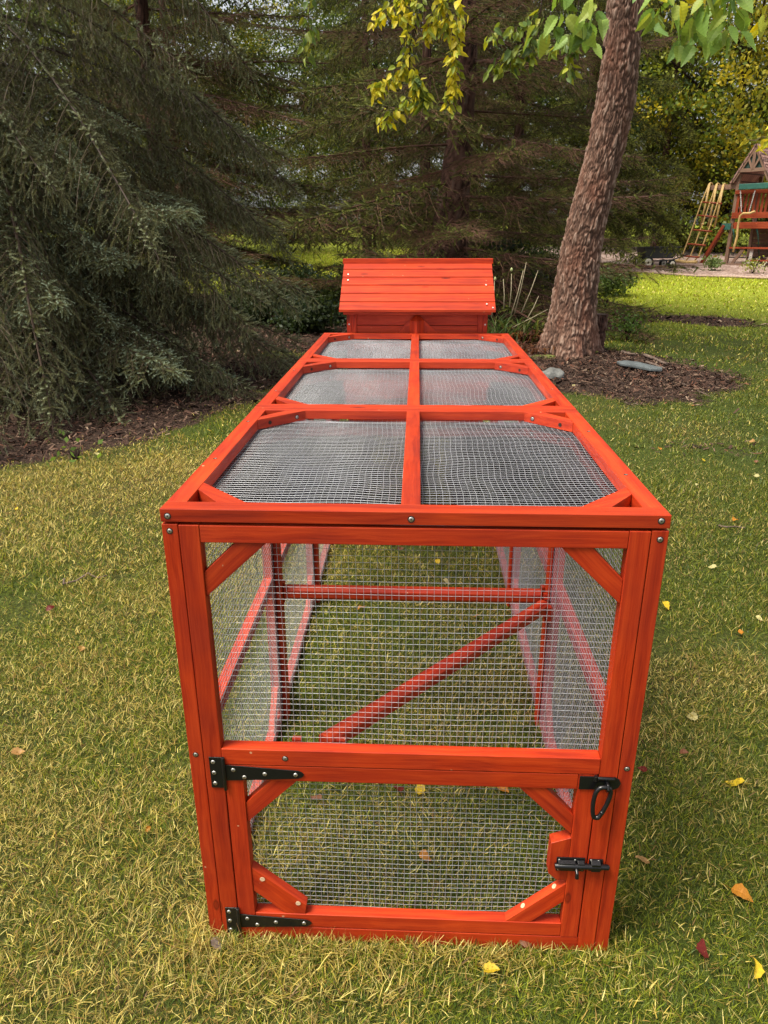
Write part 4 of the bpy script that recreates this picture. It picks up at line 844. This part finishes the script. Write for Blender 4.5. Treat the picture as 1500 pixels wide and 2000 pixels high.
for (x, t) in ((.318, .12), (.322, .50), (-.330, .60), (-.332, .72), (.345, .05)):
    b.disc((x, ye+(yr_-ye)*t-.006, z0+(zr-z0)*t+.0035), (0, -.6, .8), .004, .002, 10, 0)
for x in (-.318, .318): b.disc((x, cy0-.0005, 1.045), (0, -1, 0), .004, .001, 10)
b.build('screw', STEEL, cp)

# ------------------------------------------------------------------ things round the tree: rocks, stump, sticks, plants
def stone(name, x, y, r, sc, rot, col, label, seed, cat='rock', sub=4, amp=.18, dz=0):
    import bmesh
    bm = bmesh.new(); bmesh.ops.create_icosphere(bm, subdivisions=sub, radius=1)
    for v in bm.verts:
        p = v.co.copy(); d_ = mnoise.noise(p*1.3+Vector((seed, 0, 0)))*amp*2+mnoise.noise(p*4+Vector((seed, 3, 0)))*amp*.4+mnoise.noise(p*11+Vector((seed, 3, 0)))*amp*.12; v.co = p*(1+d_)
        v.co = Vector((v.co.x*sc[0], v.co.y*sc[1], v.co.z*sc[2]))*r
    me = bpy.data.meshes.new(name); bm.to_mesh(me); bm.free(); me.polygons.foreach_set('use_smooth', [True]*len(me.polygons)); me.materials.append(plain(name+'_stone', col, .85, bump=.6, bscale=40, var=.35))
    o = link(name, me); o.location = (x, y, float(tz(y))+dz); o.rotation_euler = rot; return tag(o, label, cat)
p = gr(1078, 738); stone('rock', p[0], p[1], .13, (1.1, .9, .62), (0, 0, .3), (.15, .15, .14), 'grey speckled rounded rock beside the right edge of the run', 3.3, dz=.02)
p = gr(1030, 722)
b = MB(); c = gr(1250, 724)
sl_ = [(-.21, .22), (-.10, .27), (.02, .20), (.20, -.12), (.17, -.22), (.05, -.20), (-.08, -.02), (-.20, .10)]
b.prism([(c[0]+x, c[1]+y*1.0, .035+.03*(y)) for x, y in sl_], (0, 0, .028), (1, .3, 0)); o = b.build('slate_slab', plain('slate', (.085, .10, .105), .8, bump=.5, bscale=25, var=.3), None, .006); tag(o, 'flat blue grey slate slab lying on the mulch right of the leaning trunk', 'stone')
p = gr(1062, 698); stone('mossy_stone', p[0], p[1], .15, (1.2, .8, .18), (0, 0, .1), (.10, .11, .02), 'low stone covered in yellow green moss between trunk and run', 5.1, 'stone')
st_ = empty('tree_stump', (2.80, 8.75, 0), 0, 'dark rotten stump tucked behind the right foot of the leaning trunk', 'stump')
trunk('bark', [(0, 0, -.05, .12), (0, 0, .2, .11), (.01, 0, .47, .10)], BARKD, st_, 48, 60, .02, (14, 14, 5))
b = MB(); b.disc((.01, 0, .44), (0, 0, 1), .095, .012, 24); b.build('cut_top', plain('rotten_wood', (.05, .028, .02), .95, bump=.8, bscale=30, var=.4), st_)
STK = plain('dead_stick', (.13, .09, .07), .9, bump=.5, bscale=60, var=.4)
for i, (pp, r, lab) in enumerate([(((1210, 692), (1238, 697)), .018, 'short dark stick lying at the foot of the stump'), (((1255, 698), (1302, 716)), .020, 'crooked fallen stick just behind the slate slab'), (((1262, 712), (1300, 724)), .014, 'thin bark covered twig in front of the crooked stick'), (((1165, 738), (1180, 748)), .008, 'small pale twig on the mulch below the trunk'), (((1330, 752), (1385, 778)), .006, 'long thin twig at the right end of the mulch bed'),
        (((1218, 790), (1250, 795)), .005, 'thin twig at the near edge of the mulch bed'), (((125, 1138), (205, 1132)), .0045, 'thin twig lying in the grass left of the run'), (((1395, 1028), (1448, 1034)), .0045, 'thin twig in the grass at the right edge')]):
    a_, c_ = Vector(gr(*pp[0])), Vector(gr(*pp[1])); b = MB(); n = 7; rs = np.random.RandomState(i)
    b.tube([a_.lerp(c_, k/(n-1))+Vector((rs.normal(0, .01), rs.normal(0, .02), r+.006+abs(rs.normal(0, .006)))) for k in range(n)], [r*(1.1-.5*k/n) for k in range(n)], 7)
    tag(b.build('stick', STK), lab, 'stick')
def blades(name, x, y, n, ln, wd, pal, label, cat, seed, spread=.12, upright=.5, extra=None, curl=1.):
    t = empty(name, (x, y, float(tz(y))), 0, label, cat); rs = np.random.RandomState(seed); V = []; C = []; pal = np.array(pal)
    for i in range(n):
        az = rs.uniform(0, 6.28); L = ln*rs.uniform(.5, 1.1); d_ = np.array([cos(az), sin(az), 0]); K = 8; u = np.linspace(0, 1, K)[:, None]
        c = np.array([rs.normal(0, spread*.5), rs.normal(0, spread*.5), 0])+d_*L*(.25*u+.55*curl*u**2.2)*(1-upright*rs.rand())+np.array([0, 0, 1])*L*(u-.45*curl*u**2.4)
        s_ = np.array([-d_[1], d_[0], 0])*wd*np.sqrt(np.maximum(1-u**2, 0)); col = pal[rs.randint(len(pal))]*rs.uniform(.7, 1.25)
        for k in range(K-1): V += [np.stack([c[k]-s_[k], c[k]+s_[k], c[k+1]+s_[k+1]]), np.stack([c[k]-s_[k], c[k+1]+s_[k+1], c[k+1]-s_[k+1]])]; C += [col, col]
    link('leaves', tri_mesh('leaves', np.array(V), np.array(C), LEAF), t); return t
p = gr(985, 668); dl = blades('daylily_clump', p[0], p[1], 110, .62, .010, [(.07, .12, .03), (.10, .16, .04), (.16, .17, .05)], 'clump of long green strap leaves with dead upright stalks right of the coop', 'plant', 4, .5)
b = MB()
for (xa, ya, xb, yb) in ((1005, 612, 1028, 512), (998, 616, 1022, 528), (1018, 612, 1051, 528), (984, 604, 983, 545), (1030, 622, 1052, 578), (1000, 640, 1070, 604), (960, 620, 966, 548), (995, 600, 999, 535)):
    Y_ = p[1]+random.uniform(-.15, .15); a_ = Vector(at(xa, ya, Y_))-dl.location; c_ = Vector(at(xb, yb, Y_+.1))-dl.location; a_.z = max(a_.z, 0); b.tube([a_, a_.lerp(c_, .5)+Vector((.01, 0, 0)), c_], [.008, .006, .004], 6)
b.build('dead_stalk', plain('dry_stalk', (.36, .30, .19), .8, var=.2), dl)
b = MB()
for (x, y) in ((999, 527), (967, 545)):
    c_ = Vector(at(x, y, p[1]))-dl.location; b.tube([c_+Vector((0, 0, -.025)), c_+Vector((0, 0, -.01)), c_+Vector((0, 0, .012)), c_+Vector((0, 0, .03))], [.006, .017, .018, .004], 10)
b.build('bud', plain('seed_pod', (.45, .50, .22), .6), dl)
p = gr(1040, 668); blades('brown_fern', p[0], p[1], 110, .40, .016, [(.12, .045, .02), (.20, .08, .03), (.08, .03, .02)], 'withered rusty brown fern clump against the left foot of the leaning trunk', 'plant', 6, .45, .1, curl=1.5)
p = gr(1022, 690); blades('brown_fern', p[0], p[1], 60, .28, .014, [(.12, .045, .02), (.16, .07, .03), (.08, .03, .02)], 'smaller withered brown clump nearer the run below the fern', 'plant', 7, .4, .1, curl=1.5)
p = gr(148, 900); bush(0, 0, p[1], .07, .08, [(.16, .26, .05), (.22, .32, .06)], 'small bright green seedling under the weeping spruce', 63, 'weed', .05, 4, 6, loc=p[0], cat='weed')

# ------------------------------------------------------------------ fallen leaves
FL = {'y': (.70, .50, .03), 'p': (.62, .55, .25), 'o': (.58, .24, .03), 't': (.48, .27, .10), 'b': (.24, .10, .05), 'r': (.17, .02, .015), 'g': (.26, .20, .18)}
FN = {'y': 'yellow', 'p': 'pale yellow', 'o': 'orange', 't': 'tan', 'b': 'brown', 'r': 'dark red', 'g': 'greyish brown'}
fl = [(37, 1002, 'y', .045, 'left of the run near the left edge'), (1452, 1538, 'y', .055, 'bright and broad, right of the hasp near the right edge'), (1360, 1410, 'p', .045, 'standing upright in the grass right of the run'), (940, 1912, 'y', .042, 'on the grass just below the door'),
      (1475, 1925, 'y', .05, 'lying flat in the bottom right corner'), (1424, 1752, 'o', .055, 'pointed and curled, above the bottom right corner'), (1012, 1860, 'b', .055, 'curled against the foot of the door'), (418, 1852, 'g', .036, 'crumpled at the left front corner post'),
      (25, 1480, 't', .045, 'at the left edge level with the upper hinge'), (163, 1268, 't', .042, 'lying left of the run halfway up the lawn'), (285, 1632, 'o', .022, 'tiny and round, left of the door'), (92, 1203, 'r', .045, 'in the grass near the left edge'), (1295, 1185, 'y', .05, 'touching the right side wall of the run'),
      (1397, 1116, 'p', .04, 'right of the roof corner'), (1475, 1212, 'p', .035, 'at the right edge above the tan one'), (1446, 1248, 'o', .035, 'small, near the right edge'), (1376, 905, 'y', .04, 'on the lawn below the mulch bed'), (1362, 950, 'p', .045, 'on the lawn right of the first roof panel'),
      (1430, 1024, 'o', .05, 'beside the thin twig at the right'), (1480, 936, 'p', .04, 'at the right edge level with the first roof panel'), (1284, 880, 'o', .045, 'on the bare spot right of the run'), (1372, 1890, 'r', .05, 'lying in the grass at the bottom right'), (1268, 1690, 't', .045, 'level with the slide bolt'),
      (1325, 1480, 'b', .03, 'small, right of the hasp'), (820, 1678, 'o', .04, 'seen through the door mesh'), (782, 1562, 'r', .05, 'upright behind the top of the door'), (628, 1578, 'b', .04, 'behind the door mesh at the left'), (822, 1540, 'y', .05, 'just under the door top rail'), (972, 1545, 'o', .045, 'under the door top rail at the right'),
      (712, 1194, 'o', .045, 'inside the run below the straight perch'), (856, 1110, 'y', .045, 'inside the run above the straight perch'), (866, 1140, 'p', .04, 'close above the middle of the straight perch'), (930, 1218, 'o', .045, 'inside the run between the two perches'), (775, 1080, 'b', .04, 'inside the run under the top rail'), (1262, 1520, 'r', .03, 'small, next to the right post below the hasp')]
def fallen(p, c, size, seed, label, group=None):
    rs = np.random.RandomState(seed); az = rs.uniform(0, 6.28); d_ = np.array([[cos(az), sin(az), rs.uniform(-.1, .25)]]); n_v = np.array([[rs.normal(0, .35), rs.normal(0, .35)-.25, 1.]])
    T = LT5.copy(); T[:, :, 2] += .5*T[:, :, 1]**2*rs.choice([-1.4, 1.4])+.12*np.sin(T[:, :, 0]*4+seed)
    V, C = leaves(np.array([[0, 0, 0.]]), d_, n_v, np.array([size*.9]), np.array([c])*rs.uniform(.9, 1.1), T)
    s_ = prisms(np.array([[0, 0, 0.]]), -d_*size*.35+np.array([[0, 0, .002]]), .0009, .0007); V = np.concatenate([V, s_]); C = np.concatenate([C, np.tile(np.array(c)*.5, (len(s_), 1))])
    o = link('fallen_leaf', tri_mesh('fallen_leaf', V, C, LEAF)); o.location = (p[0], p[1], float(tz(p[1]))+.014+.006*rs.rand()); tag(o, label, 'leaf', group)
for i, (x, y, c, s_, wh) in enumerate(fl):
    fallen(gr(x, y), FL[c], s_, i+1, FN[c]+' fallen leaf '+wh, 'fallen leaves on the lawn')
rs = np.random.RandomState(77)
LZ = []
for i in range(64):
    r = rs.uniform(2.2, 17); th = rs.uniform(-.5, .5); p = (CAM[0]+r*sin(th), CAM[1]+r*cos(th))
    if -.1 < p[0] < .95 and p[1] < 3: continue
    c = 'ypotpb'[rs.randint(6)]
    side = 'left of the run' if p[0] < .4 and p[1] < 4 else 'right of the run' if p[1] < 5 else 'on the left mulch bed' if p[0] < -.5 else 'under the leaning trunk' if p[1] < 9.2 and p[0] > .9 else 'behind the coop' if p[0] < 2 else 'on the far bright lawn'
    fallen(p, FL[c], rs.uniform(.028, .045)*(1+.03*r), 200+i, 'small '+FN[c]+' fallen leaf '+side, 'small %s fallen leaves %s' % (FN[c], side))

# ------------------------------------------------------------------ utility cart under the spruce
ca = empty('utility_cart', (float(at(1283, 490, 22.6)[0]), 22.6, float(tz(22.6))+.02), .12, 'black garden dump cart with a pale wheel parked in shade beyond the gravel', 'cart')
DK = plain('cart_plastic', (.012, .013, .015), .45, bump=.1); TY = plain('rubber', (.012, .012, .012), .9); HUB = plain('cream_hub', (.62, .58, .47), .5)
b = MB(); b.prism([(-.45, -.3, .28), (.40, -.3, .28), (.52, -.3, .60), (-.52, -.3, .60)], (0, .6, 0)); b.box(-.54, .54, -.33, -.31, .57, .62); b.build('tub', DK, ca, .01)
def wheel(x, y, r=.17):
    b = MB(); b.tube([(x, y-.045, r), (x, y-.04, r), (x, y+.04, r), (x, y+.045, r)], [r*.78, r, r, r*.78], 24); o = b.build('tyre', TY, ca)
    b = MB(); b.tube([(x, y-.052, r), (x, y-.046, r)], [r*.55, r*.66], 20); b.tube([(x, y-.056, r), (x, y-.053, r)], r*.2, 12, 1); b.build('hub', [HUB, TY], o)
for (x, y) in ((-.40, -.36), (.38, -.30), (-.40, .30), (.38, .30)): wheel(x, y, .17 if x < 0 else .12)
b = MB(); b.beam((-.4, -.3, .2), (.45, -.3, .24), .04, .04); b.beam((.45, 0, .2), (1.0, -.1, .42), .03, .03); b.build('chassis', DK, ca)

# ------------------------------------------------------------------ playset
PY = 24.0; pz = float(tz(24.0))
PA = radians(-47); PU = np.array([cos(PA), sin(PA), 0]); PV = np.array([-sin(PA), cos(PA), 0])
O = Vector(at(1436, 400, PY)); O.z = pz
ps = empty('playset', tuple(O), PA, 'wooden backyard playset tower with shingled roof at the right edge beyond the gravel', 'playset')
def q(x, y, dy=0):
    """photo point on the tower's front plane, in the tower's own frame"""
    d = FWD + RGT*(x-750)/FPX + UPV*(1000-y)/FPX; o = np.array(O)
    t = np.dot(o-CAM, PV)/np.dot(d, PV); p = CAM+d*t-o
    return Vector((float(np.dot(p, PU)), dy, float(p[2])))
TEAL = plain('teal_plastic', (.03, .115, .09), .5, var=.2); ROPE = plain('yellow_rope', (.50, .33, .12), .6, bump=.5, bscale=30, var=.15); DGREEN = plain('dark_green_panel', (.02, .05, .04), .6)
SHIN, n_, b_, L_ = newmat('wood_shingles'); tc = node(n_, 'ShaderNodeAttribute', attribute_name='bc'); br = node(n_, 'ShaderNodeTexBrick'); br.inputs['Scale'].default_value = 1; br.inputs['Brick Width'].default_value = .13; br.inputs['Row Height'].default_value = .13; br.inputs['Mortar Size'].default_value = .012
br.inputs['Color1'].default_value = (.36, .20, .16, 1); br.inputs['Color2'].default_value = (.24, .13, .11, 1); br.inputs['Mortar'].default_value = (.06, .03, .03, 1); L_.new(tc.outputs['Vector'], br.inputs[0]); L_.new(br.outputs[0], b_.inputs['Base Color']); b_.inputs['Roughness'].default_value = .85
# posts and deck
gz = -.02; DEP = 1.5
xL, xR = q(1436, 400).x, q(1436, 400).x+1.75
zt = q(1442, 341).z; zdeck = q(1440, 438).z
for x in (xL, xR):
    for y in (0, DEP):
        b = MB(); b.box(x-.05, x+.05, y-.05, y+.05, -.1, zt); b.build('post', PLAYGREY, ps, .005)
b = MB(); b.box(xL-.1, xR+.1, -.05, DEP+.1, zdeck-.02, zdeck+.04); b.build('deck', PLAYRED, ps)
b = MB(); b.box(xL+.10, xR-.10, -.10, -.055, zdeck-.13, zdeck+.06); b.box(xL-.02, xR+.02, -.095, -.052, q(1440, 424).z-.04, q(1440, 418).z+.04); b.box(xL-.02, xR+.02, -.095, -.052, q(1440, 374).z-.08, q(1440, 372).z)
b.build('rail', PLAYRED, ps, .004)
zr0, zr1 = q(1440, 420).z, q(1440, 375).z
b = MB()
for k in range(14): x = xL+.05+k*.125; b.box(x, x+.078, -.045, -.028, zr0, zr1-.02)
b.build('slat_panel', PLAYRED, ps, .003); ps.children[-1]
for x in (xL-.28, xR-.02):
    b = MB(); b.box(x, x+.30, -.13, -.102, zdeck-.16, zdeck+.03); b.build('corner_plate', TEAL, ps, .003)
# slanted legs
b = MB(); a_ = q(1415, 440); b.beam((a_.x+.05, -.08, a_.z), (q(1372, 512).x, -.12, -.05), .09, .16, (0, 1, 0)); b.build('slanted_leg', PLAYRED, ps, .004)
b = MB(); b.beam((xR-.05, -.08, a_.z), (xR+.55, -.12, -.05), .09, .16, (0, 1, 0)); b.build('slanted_leg', PLAYRED, ps, .004)
# back wall under the deck, of dark boards
b = MB()
for k in range(8): b.box(xL, xR, DEP-.02, DEP+.01, .05+k*.15, .19+k*.15, (1, 0, 0))
b.build('back_wall', PLAYGREY, ps, .004)
b = MB(); b.box(xL-.3, xR+.4, -.22, -.12, -.02, .06); b.build('base_timber', PLAYGREY, ps, .004)
# roof
pk = q(1481, 286); ev = q(1436, 352); hw = pk.x-ev.x; rx = pk.x
b = MB()
b.beam((ev.x-.02, -.12, ev.z-.06), (rx, -.12, pk.z), .10, .04, (0, 1, 0)); b.beam((rx, -.12, pk.z), (2*rx-ev.x, -.12, ev.z-.06), .10, .04, (0, 1, 0))
zt2 = q(1460, 333).z; b.beam((q(1449, 333).x, -.13, zt2), (2*rx-q(1449, 333).x, -.13, zt2), .10, .04, (0, 1, 0))
b.beam((rx, -.14, zt2), (rx, -.14, pk.z-.06), .09, .03, (0, 1, 0)); b.beam((rx-.02, -.135, zt2+.03), (rx-.17, -.135, zt2+.34), .06, .03, (0, 1, 0)); b.beam((rx+.02, -.135, zt2+.03), (rx+.17, -.135, zt2+.34), .06, .03, (0, 1, 0))
b.build('gable_frame', PLAYGREY, ps, .003)
b = MB(); b.prism([(rx-hw*.72, -.095, zt2), (rx+hw*.72, -.095, zt2), (rx, -.095, pk.z-.05)], (0, .02, 0)); b.build('gable_panel', DGREEN, ps)
for sg in (-1, 1):
    b = MB(); e_ = Vector((rx+sg*(hw+.05), -.16, ev.z-.10)); t_ = Vector((rx, -.16, pk.z+.03)); nv = Vector((sg*(pk.z-ev.z), 0, hw)).normalized()*.03
    b.prism([e_, t_, t_+nv, e_+nv], (0, DEP+.35, 0), (0, 1, 0))
    for k in range(11):
        a_, c_ = e_.lerp(t_, k/11), e_.lerp(t_, (k+1.2)/11); dn = nv*.9
        b.prism([a_+nv, a_+nv+dn*.8, c_+nv+dn*.15, c_+nv], (0, DEP+.36, 0), (0, 1, 0))
    b.build('roof', SHIN, ps)
b = MB(); b.box(q(1451, 366).x, xR+.6, -.28, -.20, q(1451, 371).z, q(1451, 360).z); b.build('swing_beam', TEAL, ps, .01)
b = MB(); z = q(1400, 366).z; b.box(q(1384, 366).x, xL-.05, -.04, .06, z-.075, z+.065); b.build('ladder_beam', PLAYGREY, ps, .004)
# rope ladder
rl = empty('rope_ladder', tuple(O), PA, 'yellow rope ladder with wooden rungs slung over the beam left of the playset tower', 'ladder', None)
ropes = [((1388, 359), (1376, 394), (1364, 436), (1344, 498), (1337, 508)), ((1402, 360), (1392, 396), (1381, 436), (1360, 498), (1353, 508)), ((1415, 361), (1407, 396), (1396, 438), (1376, 498), (1370, 508))]
for r_ in ropes:
    b = MB(); pp = [q(x, y, -.09-.35*k/4) for k, (x, y) in enumerate(r_)]; b.tube([q(r_[0][0]+2, r_[0][1]+8, .10), q(r_[0][0]+1, r_[0][1]-1, .06), q(r_[0][0], r_[0][1]-2, 0)]+pp, .022, 8)
    for k in (1, 2, 3): b.tube([pp[k]+Vector((0, 0, -.06)), pp[k]+Vector((0, 0, -.03)), pp[k]], [.02, .042, .02], 8)
    b.build('rope', ROPE, rl)
    b = MB(); x, y = r_[0]; b.tube([q(x+1, y, -.10), q(x-5, y+40, -.16), q(x-14, y+84, -.2)], .033, 8); b.build('rope_sleeve', ROPE, rl)
for (xa, xb, y) in ((1376, 1415, 395), (1370, 1406, 421), (1363, 1400, 449), (1354, 1389, 476), (1343, 1378, 499)):
    b = MB(); k = (y-359)/150*.35; b.tube([q(xa, y, -.09-k), q(xb, y+3, -.09-k)], .026, 8); b.build('rung', PLAYRED, rl)
b = MB(); b.tube([q(1322, 511, -.5), q(1340, 509, -.5), q(1355, 512, -.48), q(1375, 511, -.46)], [.07, .05, .06, .05], 8); b.build('coiled_rope_end', ROPE, rl)
# trapeze swing and its chains
tw = empty('trapeze_swing', tuple(O), PA, 'trapeze swing with silver chains and a yellow hose hanging in front of the tower rail', 'swing')
CH = plain('chain_steel', (.55, .53, .50), .4, .8)
for (pa, pb) in (((1453, 372), (1458, 414)), ((1482, 372), (1473, 414))):
    b = MB(); a_, c_ = q(*pa, -.24), q(*pb, -.34); nlk = 22
    for k in range(nlk):
        m = a_.lerp(c_, (k+.5)/nlk); d_ = (c_-a_).normalized(); s1 = Vector((1, 0, 0)) if k % 2 else Vector((0, 1, 0))
        b.tube([m+d_*cos(t)*.026+s1*sin(t)*.013 for t in np.linspace(0, 2*pi, 8, endpoint=False)], .006, 5, closed=True)
    b.build('chain', CH, tw)
b = MB(); b.tube([q(1485, 413, -.36), q(1475, 417, -.36), q(1462, 417, -.36), q(1456, 422, -.36), q(1452, 440, -.36), q(1450, 462, -.36), q(1445, 480, -.36), q(1442, 492, -.36)], .034, 8); b.build('hose', ROPE, tw)
sw = empty('swing', tuple(O), PA, 'swing with teal coated chains hanging under the playset deck', 'swing')
for (x, x2) in ((1432, 1423), (1479, 1474)):
    b = MB(); b.tube([q(x, 447, -.02), q(x-1, 462, .1), q(x2, 500, .3)], [.035, .02, .014], 6); b.build('chain', TEAL, sw)
b = MB(); b.beam(q(1417, 503, .3), q(1480, 503, .3), .2, .03); b.build('seat', DK, sw, .005)
# picnic table
pt = empty('picnic_table', tuple(O+Vector(PV)*.5), PA, 'weathered picnic table with a red top under the playset deck', 'table')
o2 = Vector((.2, .4, 0)); zq_ = q(1450, 484).z
b = MB()
for k in range(4): b.box(q(1436, 484).x-.2, q(1436, 484).x+1.5, -.55+k*.15, -.42+k*.15, zq_-.03, zq_+.02)
b.build('tabletop', PLAYRED, pt, .003)
for x in (q(1450, 500).x, q(1450, 500).x+1.0):
    b = MB(); b.beam((x+.25, -.45, zq_-.03), (x+.25, -.5, 0), .09, .05, (0, 1, 0)); b.build('leg', plain('pale_wood', (.42, .37, .33), .8) if x < 1 else PLAYGREY, pt)
    b = MB(); b.beam((x, -.5, zq_-.03), (x-.30, -.56, 0), .09, .05, (0, 1, 0)); b.build('leg', PLAYGREY, pt)
b = MB(); b.box(q(1470, 505).x-.0, q(1470, 505).x+1.4, -.85, -.62, .14, .18); b.build('bench', PLAYRED, pt, .003)
